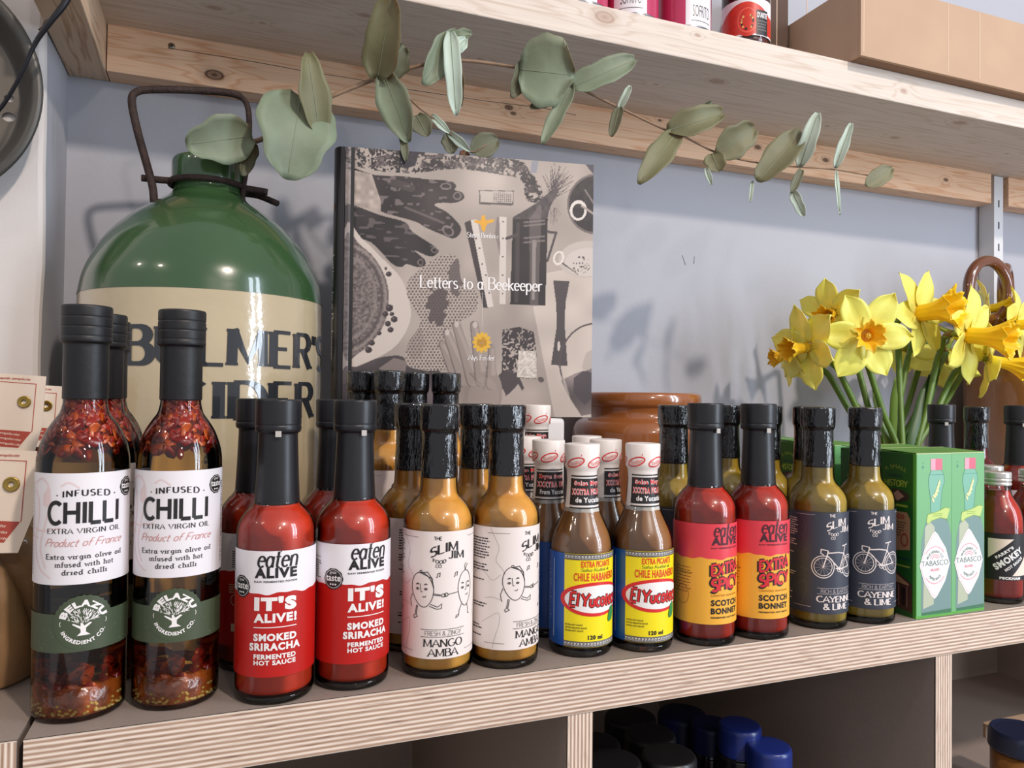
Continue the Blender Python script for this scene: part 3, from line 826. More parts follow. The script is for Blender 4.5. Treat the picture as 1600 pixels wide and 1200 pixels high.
HR = 0.0222
def label_habanero():
    a = Art(); ye = M_('bright_yellow_print', 'f6e21c', .35); bl = M_('royal_blue_print', '164f9c', .35); rd = M_('vermilion_ink', 'd92b2b', .4)
    og = M_('orange_red_ink', 'e0481c', .45); gr = M_('pepper_green_ink', '2d8a4a', .45); H = HR * PI
    a.band(-H, -.0233, .0075, .0708, bl, 0, 30); a.band(.0233, H, .0075, .0708, bl, 0, 30); a.band(-.0233, .0233, .0075, .0708, ye, 0, 50)
    greek(a, -.0233, .0233, .0668, .0706, white_ink, ink); greek(a, -.0233, .0233, .0077, .0116, white_ink, ink)
    a.text('EXTRA PICANTE', -.0115, .0618, .0115, .0661, og, 3, .03)
    a.letters('Salsa Kutbil-ik', -.0120, .0590, .0105, .0612, M_('olive_script_ink', '6f7a1e', .5), 3, w=.12, contrast=.4, slant=.2)
    a.text('CHILE HABANERO', -.0165, .0525, .0165, .0580, og, 3, .03)
    a.disc(.0, .0400, .0262, .0116, rd, 3, n=60, rings=8); a.disc(.0008, .0400, .0236, .0094, white_ink, 4, n=60, rings=8)
    for wv, m_, ly in ((.30, ink, 5), (.17, rd, 6)):
        a.letters('El', -.0195, .0355, -.0130, .0448, m_, ly, w=wv, slant=.15)
        a.letters('Yucateco', -.0118, .0355, .0215, .0442, m_, ly, w=wv, slant=.12)
    a.poly([tuple(p) for p in crom([(.0120, .0330), (.0155, .0335), (.0165, .0290), (.0150, .0245), (.0110, .0232), (.0098, .0255), (.0108, .0295), (.0120, .0330)], 4)][:-1], gr, 7)
    a.stroke([(.0140, .0330), (.0146, .0352)], .0007, gr, 7)
    for i, l in enumerate((.0090, .0120, .0095)):
        a.text(('EXTRA HOT SAUCE', 'EXTRA PIKANTE SAUCE', 'EXTRA HOT SAUCE')[i], -.0222, .0222 - i * .0020, -.0222 + l + .003, .0233 - i * .0020, ink, 3, .02)
    a.text('120 ml', -.0065, .0128, .0045, .0158, ink, 3, .05)
    a.rect(-.0330, .012, -.0326, .066, white_ink, 3)
    small_lines(a, -.046, -.036, .062, 20, .0024, M_('pale_blue_fine_print', '8fa8cf', .5), seed=21)
    return a
HPROF = [(0, .0010), (.0150, .0008), (.0180, 0), (.0202, 0), (.0216, .0012), (.0222, .0040), (.0222, .0060), (.0222, .0675), (.0222, .0690)] + \
        smooth_prof([(.0222, .0690), (.0219, .0745), (.0205, .0810), (.0175, .0880), (.0145, .0945), (.0120, .1005)], 4)[1:] + [(.0098, .108), (.0098, .1400), (0, .1402)]
HCAP = [(.0124, .0975), (.0122, .0990), (.0113, .1080), (.0107, .1180), (.0107, .1250), (.0111, .1268), (.0124, .1290), (.0125, .1310), (.01265, .1440), (.0122, .1448), (.0105, .1450), (0, .1448)]
def hcap_r(z):
    pr = sorted([(zz, r) for r, zz in HCAP if r > 0])
    for (z0, r0), (z1, r1) in zip(pr[:-1], pr[1:]):
        if z0 <= z <= z1: return r0 + (r1 - r0) * (z - z0) / max(z1 - z0, 1e-9)
    return pr[0][1] if z < pr[0][0] else pr[-1][1]
def art_habanero_cap():
    a = Art(); rd = M_('vermilion_ink', 'd92b2b', .4); pk = M_('faint_pink_ink', 'e9a9a4', .5)
    C = 2 * PI * .0115
    for c, two in ((0.0, ('Salsa Maya', 'XXXTRA PICANTE', 'de Yucatán')), (C / 2, ('Mayan Sauce', 'XXXTRA HOT', 'From Yucatan'))):
        h = C * .205
        a.band(c - h, c + h, .1025, .1210, ink, 1, 16, 14); a.rect(c - h, .1222, c + h, .1231, ink, 1, 16); a.rect(c - h, .1002, c + h, .1011, ink, 1, 16)
        a.text(two[0], c - h * .8, .1152, c + h * .72, .1196, white_ink, 2, .09); a.text(two[0], c - h * .8, .1152, c + h * .72, .1196, rd, 3, .01)
        a.text(two[1], c - h * .92, .1095, c + h * .92, .1142, white_ink, 2, .09); a.text(two[1], c - h * .92, .1095, c + h * .92, .1142, rd, 3, .01)
        a.text(two[2], c - h * .7, .1044, c + h * .7, .1080, white_ink, 2, .03)
    for k in range(5):
        c = k * C / 5 + .004
        wp = lambda s, t, c=c: (s, t + .28 * (s - c))
        a.stroke([wp(c + .0058 * math.cos(2 * PI * i / 28), .1322 + .0030 * math.sin(2 * PI * i / 28)) for i in range(29)], .0008, rd, 1)
        a.letters('Yucateco', c - .0042, .1308, c + .0046, .1338, pk, 1, w=.2, warp=wp); a.stroke([wp(c + .004, .1356), wp(c + .0043, .1368)], .0004, rd, 1)
    return a

def label_belazu_mats():
    return M_('white_oil_label_paper', 'eae6ea', .45), M_('dark_green_label_paper', '47523d', .45)
BR = 0.0234
def label_belazu():
    a = Art(); wh, gr = label_belazu_mats(); H = BR * PI; wi = white_ink; pk = M_('blush_ink', 'e4cfcf', .5); rs = M_('rose_ink', 'c98f8c', .5)
    a.band(-.0500, .0500, .0745, .1340, wh, 0, 80)
    # faint chilli drawings in the background
    for P in ([(-.030, .128), (-.024, .131), (-.019, .127), (-.018, .118), (-.021, .106), (-.024, .094), (-.020, .083)],
              [(-.030, .125), (-.026, .119), (-.026, .108), (-.029, .096), (-.025, .084), (-.017, .078)], [(-.012, .127), (-.008, .129), (-.003, .126)],
              [(-.030, .104), (-.022, .103), (-.012, .105)], [(-.033, .100), (-.026, .099)]):
        a.stroke([tuple(p) for p in crom(P, 5)], .0010, pk, 1)
    a.poly([(-.0225, .122), (-.0195, .1265), (-.0175, .121), (-.0195, .1155), (-.0225, .117)], pk, 1)
    a.letters('INFUSED', -.0112, .1213, .0120, .1245, ink, 3, w=.20, contrast=.5, serif=.09, sw=.06, track=.18, warp=lambda s, t: (s, t - 6 * s ** 2 + .0006))
    for sx in (-.0138, .0146): a.disc(sx, .1222, .0004, .0004, ink, 3, n=8, rings=1)
    a.letters('CHILLI', -.0188, .1072, .0180, .1185, ink, 3, w=.19, track=.05)
    a.letters('EXTRA VIRGIN OIL', -.0190, .1018, .0186, .1044, ink, 3, w=.15, contrast=.4, serif=.10, sw=.04, track=.10)
    a.letters('Product of France', -.0205, .0950, .0195, .0990, rs, 3, w=.09, slant=.35)
    for i, (tx, hw) in enumerate((('Extra virgin olive oil', .0198), ('infused with hot', .0146), ('dried chilli', .0110))):
        a.letters(tx, -hw + .0003, .0882 - i * .0042, hw, .0908 - i * .0042, ink, 3, w=.13, serif=.15, sw=.11, track=.12)
    taste_seal(a, .0238, .1250, .0054)
    for k in range(46): a.rect(-.0335 + .0006 * (k % 2), .079 + k * .0011, -.0320, .0794 + k * .0011, grey_ink, 2, 1)
    for k in range(40): a.rect(.0300, .079 + k * .0012, .0300 + rnd.uniform(.001, .004), .0796 + k * .0012, grey_ink, 2, 1)
    # green band with the roundel
    a.band(-H, H, .0385, .0590, gr, 0, 110); cz = .0540; cr = .0145
    a.disc(0, cz, cr, cr, gr, 2, n=64, rings=8, rip=.025, ripn=28)
    lt = M_('moss_leaf_print', '5d6b4d', .5)
    for k in range(150):
        x = rnd.uniform(-H, H); y = rnd.uniform(.0395, .058)
        if abs(x) > cr: an = rnd.uniform(0, PI); a.stroke([(x, y), (x + .0016 * math.cos(an), y + .0016 * math.sin(an))], .0004, lt, 1)
    a.text('BELAZU', -.0112, 0, .0112, .0035, wi, 4, .06, warp=arc_text_warp(0, cz, .0085))
    a.text('INGREDIENT CO.', -.0135, 0, .0135, .0021, wi, 4, .04, warp=arc_text_warp(0, cz, .0117, True))
    for sx in (-1, 1): a.stroke([(sx * .0108, cz - .0015), (sx * .0112, cz - .0002), (sx * .0108, cz + .001)], .0003, wi, 4)
    a.poly([(-.0030, cz - .0070), (.0034, cz - .0068), (.0012, cz - .0052), (.0012, cz - .0030), (.0040, cz - .0006), (.0030, cz - .0002), (.0004, cz - .0018), (-.0005, cz - .0002), (-.0014, cz - .0002),
            (-.0013, cz - .0020), (-.0048, cz - .0002), (-.0052, cz - .0008), (-.0014, cz - .0034), (-.0012, cz - .0052)], wi, 4)
    r = random.Random(4)
    for k in range(120):
        an = r.uniform(0, 2 * PI); q = math.sqrt(r.random()); x = .0072 * q * math.cos(an); y = cz + .0030 + .0034 * q * math.sin(an)
        an2 = math.atan2(y - cz + .002, x) + r.uniform(-.5, .5); a.stroke([(x, y), (x + .0013 * math.cos(an2), y + .0013 * math.sin(an2))], .00026, wi, 4)
    return a

def make_label(name, art, R, parent, Rf=None, base=.00025):
    mb = MB(); art.emit(mb, wrap(R, Rf), step=R * R_(5), base=base); return mb.build(name, parent)

def bump_wob(amp, seed, zf=90, af=5):
    r = random.Random(seed); ph = [r.uniform(0, 6) for _ in range(6)]
    return lambda a, z: amp * (math.sin(a * af + z * zf * 3 + ph[0]) * .4 + math.sin(a * (af + 4) - z * zf * 5 + ph[1]) * .3 + math.sin(a * 13 + z * 700 + ph[2]) * .3)

matte_cap = M_('matte_black_sleeve', '1d1d21', .36, bump=.08, bscale=60)
matte_cap2 = M_('soft_black_screw_cap', '151518', .48, bump=.10, bscale=200)
gloss_cap = M_('glossy_black_shrink_sleeve', '0c0b0d', .10, coat=.6, bump=.9, bscale=170, stretch=(1, 1, .35))
white_cap = M_('white_shrink_sleeve', 'ece4de', .35)

def woozy(name, sauce_mat, art, cap, mats_bump=0):
    t = empty(name)
    mb = MB(); lathe(mb, rounded(WOOZY, 3, .0010), glass, 64)
    lathe(mb, [(0, .0014), (.0150, .0013), (.0184, .0004), (.0204, .0004), (.0218, .0016), (.0221, .0036), (.0218, .0044), (.0208, .0050), (0, .0051)], base_glass, 48)
    mb.build('bottle_glass', t)
    mb = MB(); lathe(mb, inner(WOOZY, .0011, .0053, .160), sauce_mat, 56); mb.build('sauce', t)
    make_label('label', art, WR, t)
    mb = MB()
    if cap == 'matte':
        lathe(mb, rounded([(.0128, .1125), (.0131, .1128), (.0122, .1300), (.0114, .1520), (.0114, .1545), (.0129, .1550), (.0134, .1566), (.0134, .1583), (.0131, .1592), (.0133, .1600), (.0134, .1738), (.0128, .1746), (.0118, .1742), (.0, .1740)], 4, .0008), matte_cap, 64)
        mb.build('cap_sleeve', t)
        tb = MB(); box(tb, -.0017, .0017, -.0142, -.0133, .1525, .1560, M_('tear_tab', 'b9b4ae', .6)); tb.build('tear_tab', t, .0002)
    else:
        lathe(mb, rounded([(.0121, .1245), (.0124, .1250), (.0118, .1400), (.0116, .1530), (.0119, .1545), (.0129, .1560), (.0131, .1600), (.0130, .1712), (.0124, .1722), (.0, .1720)], 4, .0010), gloss_cap, 96, wob=bump_wob(.00016, sum(map(ord, name)) + 3))
        mb.build('cap_sleeve', t)
    return t

sriracha_red = M_('red_chilli_sauce', 'dc3a1c', .32, coat=.5, var=.10, vscale=120, sss=.15)
bonnet_red = M_('scotch_bonnet_sauce', 'cc321a', .32, coat=.5, var=.15, vscale=160, sss=.15)
mango_org = M_('orange_mango_sauce', 'ffab48', .32, coat=.5, var=.14, vscale=90, sss=.15)
hab_brown = M_('brown_habanero_sauce', 'a06a3c', .32, coat=.5, var=.08, vscale=90, sss=.1)
lime_olive = M_('olive_mustard_sauce', 'bc9a36', .32, coat=.5, var=.16, vscale=90, sss=.1)
dark_red = M_('dark_red_relish', '6a1210', .3, coat=.5, var=.2, vscale=150)

def place(t, x, y, z=0, alpha=0.0):
    t.location = (x, y, z); t.rotation_euler = (0, 0, math.atan2(-x, y) + R_(alpha))

# --- kinds
proto_sri = woozy('hot_sauce_bottle', sriracha_red, label_sriracha(), 'matte')
proto_bon = woozy('hot_sauce_bottle', bonnet_red, label_bonnet(), 'matte')
proto_man = woozy('hot_sauce_bottle', mango_org, label_mango(), 'gloss')
proto_cay = woozy('hot_sauce_bottle', lime_olive, label_cayenne(), 'gloss')

def habanero():
    t = empty('hot_sauce_bottle')
    mb = MB(); lathe(mb, rounded(HPROF, 3, .001), glass, 64)
    lathe(mb, [(0, .0012), (.0150, .0011), (.0180, .0004), (.0200, .0004), (.0212, .0016), (.0215, .0042), (.0205, .0055), (0, .0058)], base_glass, 48); mb.build('bottle_glass', t)
    mb = MB(); lathe(mb, inner(HPROF, .0010, .0060, .130), hab_brown, 56); mb.build('sauce', t)
    make_label('label', label_habanero(), HR, t)
    mb = MB(); lathe(mb, HCAP, white_cap, 64, wob=lambda a, z: (.0003 * math.sin(a * 7) if z < .0985 else 0))
    art_habanero_cap().emit(mb, wrap(.0115, hcap_r), step=.0012, base=.00018); mb.build('cap_sleeve', t)
    return t
proto_hab = habanero()

# --- the oil bottle
OIL = [(0, .0016), (.0150, .0014), (.0190, 0), (.0215, 0), (.0229, .0016), (.0234, .0045), (.0234, .0070), (.0234, .1345), (.0234, .136)] + \
      smooth_prof([(.0234, .136), (.0231, .1415), (.0218, .148), (.0190, .1555), (.0155, .1615), (.0125, .166), (.0112, .171)], 4)[1:] + [(.0107, .180), (.0104, .205), (.0104, .222), (0, .2222)]
def flake(mb, p, L, W, mat, r, lim=None):
    n = Vector((p.x, p.y, r.uniform(-.006, .006))).normalized(); n = (n + Vector((r.uniform(-.5, .5), r.uniform(-.5, .5), r.uniform(-.5, .5)))).normalized()
    u = Matrix.Rotation(r.uniform(0, 6.28), 3, n) @ n.orthogonal().normalized(); v = n.cross(u)
    vs = []
    for k, (s, wd) in enumerate(((-.5, .3), (-.2, 1), (.2, .9), (.5, .25))):
        c = p + u * L * s + n * (.25 * L * (s * s)); w_ = W * wd * .5
        for q in ((-1, -1), (1, -1), (1, 1), (-1, 1)): vs.append(c + v * w_ * q[0] + n * .0003 * q[1])
    if lim:
        for i, q in enumerate(vs):
            z_ = max(q.z, .0022); m_ = lim(z_); h_ = math.hypot(q.x, q.y); k_ = min(1, m_ / max(h_, 1e-6)); vs[i] = Vector((q.x * k_, q.y * k_, z_))
    fs = [(0, 3, 2, 1), (12, 13, 14, 15)]
    for k in range(3):
        for i in range(4): j = (i + 1) % 4; fs.append((k * 4 + i, k * 4 + j, k * 4 + 4 + j, k * 4 + 4 + i))
    mb.add(vs, fs, mat, True)
def oil_r(z, prof=OIL):
    pr = [(zz, r) for r, zz in prof if r > .001]
    for (z0, r0), (z1, r1) in zip(pr[:-1], pr[1:]):
        if z0 <= z <= z1: return r0 + (r1 - r0) * (z - z0) / max(z1 - z0, 1e-9)
    return pr[-1][1]
def oil_bottle():
    t = empty('olive_oil_bottle')
    mb = MB(); lathe(mb, rounded(OIL, 3, .001), glass, 64); mb.build('bottle_glass', t)
    oil = M_('amber_chilli_oil', 'f6c064', .0, trans=1.0, ior=1.46)
    mb = MB(); pr = [(0, .0200)]
    for r, z in OIL:
        if z > .024 and z < .175 and r > .001: pr.append((r - (.0009 if z < .137 else .0009 + min(.0025, (z - .137) * .10)), z))
    pr.insert(1, (.0212, .0200)); pr.insert(2, (.0222, .0206)); pr.insert(3, (.0225, .0216)); pr.insert(4, (.0225, .0230)); pr.append((pr[-1][0], .178)); pr.append((0, .178)); lathe(mb, pr, oil, 64); mb.build('oil', t)
    r = random.Random(5)
    fm = [M_('red_chilli_flake', 'b02a16', .35, coat=.6, sss=.1), M_('orange_chilli_flake', 'd45a1c', .35, coat=.6, sss=.1), M_('dark_chilli_flake', '86160f', .35, coat=.6)]
    sd = M_('chilli_seed', 'e2b65a', .4, coat=.5)
    mb = MB()
    for k in range(460):
        z = r.uniform(.143, .178); a = r.uniform(0, 2 * PI)
        if z < .150 and r.random() < .5: continue
        rr = (oil_r(z) - .0022) * (1 - .25 * r.random() ** 2)
        flake(mb, Vector((rr * math.cos(a), rr * math.sin(a), z)), r.uniform(.005, .010), r.uniform(.0036, .0066), r.choice(fm), r, lambda z: oil_r(min(z, .19)) - .0010)
    core = []
    for i in range(13):
        z = .1475 + .0295 * i / 12; core.append((max(.001, oil_r(z) - .0045 - (.010 if i == 0 else 0)), z))
    lathe(mb, [(0, .1455)] + core + [(0, .178)], fm[2], 40, wob=bump_wob(.0008, 4))
    mb.build('chilli_flakes', t)['kind'] = 'stuff'
    # chilli sediment: soaked flakes packed at the bottom, uneven on top
    sm2 = M_('orange_chilli_sediment', 'e0621a', .25, coat=.8, var=.6, vscale=150, bump=.6, bscale=160, trans=.45, sss=.2)
    mb = MB(); lathe(mb, [(0, .0020), (.0195, .0022), (.0214, .0030), (.0223, .0055), (.0224, .0180), (.0150, .0200), (0, .0196)], sm2, 64, wob=lambda a_, z: 0); mb.build('chilli_sediment', t)['kind'] = 'stuff'
    mb = MB()
    for k in range(190):
        a = r.uniform(0, 2 * PI); z = .006 + .024 * r.random() ** 1.5; rr = .0222 - .006 * r.random() ** 2
        flake(mb, Vector((rr * math.cos(a), rr * math.sin(a), z)), r.uniform(.005, .011), r.uniform(.003, .006), r.choice(fm), r, lambda z: .0223 - max(0, .005 - z) * .5)
    mb.build('sunken_flakes', t)['kind'] = 'stuff'
    mb = MB()
    for k in range(110):
        a = r.uniform(0, 2 * PI); rr = .0222; z = .0045 + .006 * r.random() ** 2
        M = Matrix.Translation((rr * math.cos(a), rr * math.sin(a), z)) @ Matrix.Rotation(a, 4, 'Z')
        lathe(mb, [(0, -.0009), (.0008, -.0005), (.0011, 0), (.0008, .0005), (0, .0009)], sd, 8, M=M)
    mb.build('chilli_seeds', t)['kind'] = 'stuff'
    make_label('label', label_belazu(), BR, t)
    mb = MB(); lathe(mb, rounded([(.0112, .1735), (.0116, .1738), (.0115, .2030), (.0117, .2048), (.0129, .2054), (.0132, .2066), (.0131, .2080), (.0128, .2088), (.0130, .2094), (.0131, .2135), (.0128, .2141), (.0131, .2148), (.0131, .2190), (.0128, .2196), (.0131, .2203), (.0131, .2252), (.0126, .2262), (0, .2262)], 3, .0006), matte_cap2, 64)
    mb.build('cap_sleeve', t)
    return t
proto_oil = oil_bottle()

# ------------------------------------------------------------------ bottles on the shelf
def put(proto, first, x, y, z, alpha, label, group):
    t = proto if first else copy_tree(proto)
    place(t, x, y, z, alpha); tag(t, label, 'bottle', group); return t

# riser under the back row
RZ = 0.0255
mb = MB(); box(mb, .1, .455, .575, .662, 0, RZ, M_('raw_pine_block', 'c8a887', .6, var=.1, stretch=(1, 8, 8)))
rs = mb.build('display_riser', None, .001); tag(rs, 'low wooden riser block lifting the rearmost sauce bottles behind the front rows', 'riser')

G_OIL = 'chilli oil bottles at the left end of the shelf'
put(proto_oil, True, -.0700, .483, 0, 3, 'tall chilli olive oil bottle at the far left, frontmost of its file of three', G_OIL)
put(proto_oil, False, -.0205, .483, 0, -3, 'tall chilli infused olive oil bottle, second from the left, standing just before the stoneware jug', G_OIL)
put(proto_oil, False, -.0675, .532, 0, 10, 'chilli oil bottle hidden directly behind the leftmost oil bottle, middle of the three in file', G_OIL)
put(proto_oil, False, -.0705, .581, 0, -8, 'chilli oil bottle at the rear of the file of three at the left end', G_OIL)

G_SRI = 'smoked sriracha bottles'
put(proto_sri, True, .0340, .471, 0, 0, 'red smoked sriracha bottle in the front row with its lettering facing straight out', G_SRI)
put(proto_sri, False, .0808, .4765, 0, 23, 'red smoked sriracha bottle in the front row, turned so its round black seal shows whole', G_SRI)
put(proto_sri, False, colY(402, .530), .530, 0, 75, 'red sriracha bottle behind and left of the front sriracha pair, small print showing', G_SRI)
put(proto_sri, False, colY(525, .530), .530, 0, 60, 'red sriracha bottle almost hidden behind the gap between the two front srirachas', G_SRI)

G_MAN = 'mango amba sauce bottles'
put(proto_man, True, .1362, .477, 0, 10.5, 'orange mango amba sauce bottle in the front row with both dancing fruits visible', G_MAN)
put(proto_man, False, .1838, .4775, 0, 50, 'orange mango amba sauce bottle in the front row, turned so only one fruit shows', G_MAN)
put(proto_man, False, colY(645, .531), .531, 0, 95, 'orange sauce bottle behind the left mango amba bottle, small print on its shaded label', G_MAN)
put(proto_man, False, colY(744, .531), .531, 0, 80, 'orange sauce bottle whose glossy black neck stands between the two front mango amba necks', G_MAN)
put(proto_man, False, colY(608, .610), .610, RZ, 30, 'raised orange sauce bottle on the riser whose orange neck shows above the srirachas', G_MAN)
put(proto_man, False, colY(590, .6575), .6575 - .02, RZ, 30, 'leftmost raised orange sauce bottle, a black cap peeking out behind another on the riser', G_MAN).location = (colY(588, .6385) - .012, .6385, RZ)
put(proto_man, False, colY(697, .636), .636, RZ, 30, 'raised orange sauce bottle above the mango amba bottles, rightmost of the raised black caps', G_MAN)
put(proto_man, False, colY(668, .6385) - .012, .6385, RZ, 30, 'raised sauce bottle whose black cap shows left of the one above the mango amba bottle', G_MAN)

G_HAB = 'habanero sauce bottles with white caps'
put(proto_hab, True, .2420, .479, 0, 30, 'brown habanero sauce bottle in the front row, yellow label, beside the right mango amba bottle', G_HAB)
put(proto_hab, False, .2885, .4735, 0, 30, 'brown habanero sauce bottle in the front row, yellow label, beside the red scotch bonnet bottles', G_HAB)
put(proto_hab, False, colY(858, .526), .526, 0, 200, 'habanero bottle in the second row whose white capped neck shows left of the front pair', G_HAB)
put(proto_hab, False, colY(947, .524), .524, 0, 70, 'habanero bottle in the second row, white cap seen between the two front habanero bottles', G_HAB)
put(proto_hab, False, colY(823, .575), .575, 0, 20, 'habanero bottle with white cap half hidden by a glossy black mango sauce neck', G_HAB)
put(proto_hab, False, colY(899, .592) + .002, .573, 0, 120, 'habanero bottle in the third row, only the plain top of its white cap showing', G_HAB)
put(proto_hab, False, colY(846, .610), .610 + .01, RZ, 0, 'habanero bottle raised on the riser, white cap standing above all the others below the book', G_HAB)

G_BON = 'scotch bonnet sauce bottles'
put(proto_bon, True, .3400, .4695, 0, 42, 'red scotch bonnet bottle with pink and yellow label, left one, beside the habaneros', G_BON)
put(proto_bon, False, .3872, .4675, 0, 33, 'red scotch bonnet bottle with pink and yellow label, right one, beside the dark labels', G_BON)

G_CAY = 'cayenne and lime sauce bottles with dark labels'
put(proto_cay, True, .4500, .472, 0, 39, 'olive coloured cayenne and lime bottle in the front row, left of the two bicycle labels', G_CAY)
put(proto_cay, False, .4975, .4695, 0, 28, 'olive coloured cayenne and lime bottle in the front row, beside the green cartons', G_CAY)
put(proto_cay, False, colY(1053, .530), .530, 0, 60, 'olive sauce bottle with dark label in the second row, between habanero and scotch bonnet bottles', G_CAY)
put(proto_cay, False, colY(1135, .568), .568, 0, 60, 'olive sauce bottle glimpsed between the two scotch bonnet necks', G_CAY)
put(proto_cay, False, colY(1199, .545), .545, 0, 60, 'sauce bottle with crinkled black sleeve hidden behind the right scotch bonnet bottle', G_CAY)
put(proto_cay, False, colY(1262, .524), .5235, 0, 100, 'olive sauce bottle close behind the left bicycle label bottle, dark sleeve edge showing', G_CAY)

# right end: red sauces behind the cartons
proto_mat = woozy('hot_sauce_bottle', bonnet_red, label_sriracha(), 'matte')
put(proto_mat, True, colY(1471, .575), .575, 0, 20, 'bottle with matte black sleeve standing behind the green cartons, below the daffodils', 'red sauce bottles behind the cartons')
put(proto_mat, False, colY(1592, .535), .535, 0, 20, 'red sauce bottle with matte black sleeve at the right edge of the picture', 'red sauce bottles behind the cartons')
proto_rel = woozy('hot_sauce_bottle', dark_red, label_cayenne(), 'gloss')
put(proto_rel, True, colY(1526, .610), .610, 0, 30, 'dark red sauce bottle with glossy black sleeve behind the cartons, under a hanging daffodil petal', 'red sauce bottles behind the cartons')

# small screw cap bottles with the black and cream label
FR = .0205
def farry():
    t = empty('hot_sauce_bottle')
    P = [(0, .0010), (.0170, 0), (.0195, .0008), (.0205, .0035), (.0205, .066)] + smooth_prof([(.0205, .066), (.0200, .0740), (.0178, .0830), (.0140, .0900), (.0112, .0950), (.0104, .1000)], 4)[1:] + [(.0104, .1035), (.0088, .1035), (.0088, .112), (0, .1122)]
    mb = MB(); lathe(mb, rounded(P, 3, .001), glass, 56); lathe(mb, [(0, .0012), (.0168, .0004), (.0193, .0010), (.0199, .0036), (.0192, .0048), (0, .005)], base_glass, 40); mb.build('bottle_glass', t)
    mb = MB(); lathe(mb, inner(P, .0010, .0055, .098), bonnet_red, 48); mb.build('sauce', t)
    a = Art(); bk = M_('matte_black_label_paper', '1d1a1b', .5); cr = M_('cream_triangle_print', 'ecd9c8', .5); H = FR * PI
    a.band(-H, H, .0215, .0620, bk, 0, 60)
    a.poly([(-.0155, .0575), (-.0155, .0400), (.0045, .0575)], cr, 2); a.poly([(.0030, .0255), (.0190, .0255), (.0190, .0440)], cr, 2)
    ro = lambda s, t: (s * .80 - t * .60, s * .60 + t * .80)
    def W(dx, dy): return lambda s, t: (lambda p: (p[0] + dx, p[1] + dy))(ro(s, t))
    a.text("FARRY'S", -.0075, .0050, .0095, .0078, white_ink, 3, .06, warp=W(.000, .040))
    a.text('SMOKEY', -.0135, -.0028, .0150, .0030, white_ink, 3, .05, warp=W(.000, .040))
    a.text('HOT SAUCE', -.0090, -.0070, .0100, -.0044, white_ink, 3, .05, warp=W(.001, .040))
    a.text('PECKHAM', -.0070, .0222, .0105, .0245, white_ink, 3, .06)
    make_label('label', a, FR, t)
    mb = MB(); cm = M_('silver_white_screw_cap', 'd6d2cf', .25, metal=.5)
    lathe(mb, rounded([(.0104, .1030), (.0112, .1033), (.0112, .1050), (.0106, .1055), (.0106, .1064), (.0112, .1070), (.0112, .1085), (.0106, .1092), (.0110, .1100), (.0110, .1140), (.0104, .1150), (0, .1150)], 3, .0005), cm, 64); mb.build('screw_cap', t)
    return t
pf = farry(); G_F = 'small screw cap sauce bottles at the right end'
fx_ = .6145 + FR + .0012
put(pf, True, .6575, .4715, 0, 24, 'small red sauce bottle with silver cap and black label, touching the green cartons', G_F)
put(pf, False, colY(1548, .519), .519, 0, 40, 'small red sauce bottle whose silver cap shows just behind the front silver cap', G_F)
put(pf, False, colY(1613, .478), .478, 0, 40, 'small red sauce bottle cut by the right edge, silver cap beside the matte black neck', G_F)

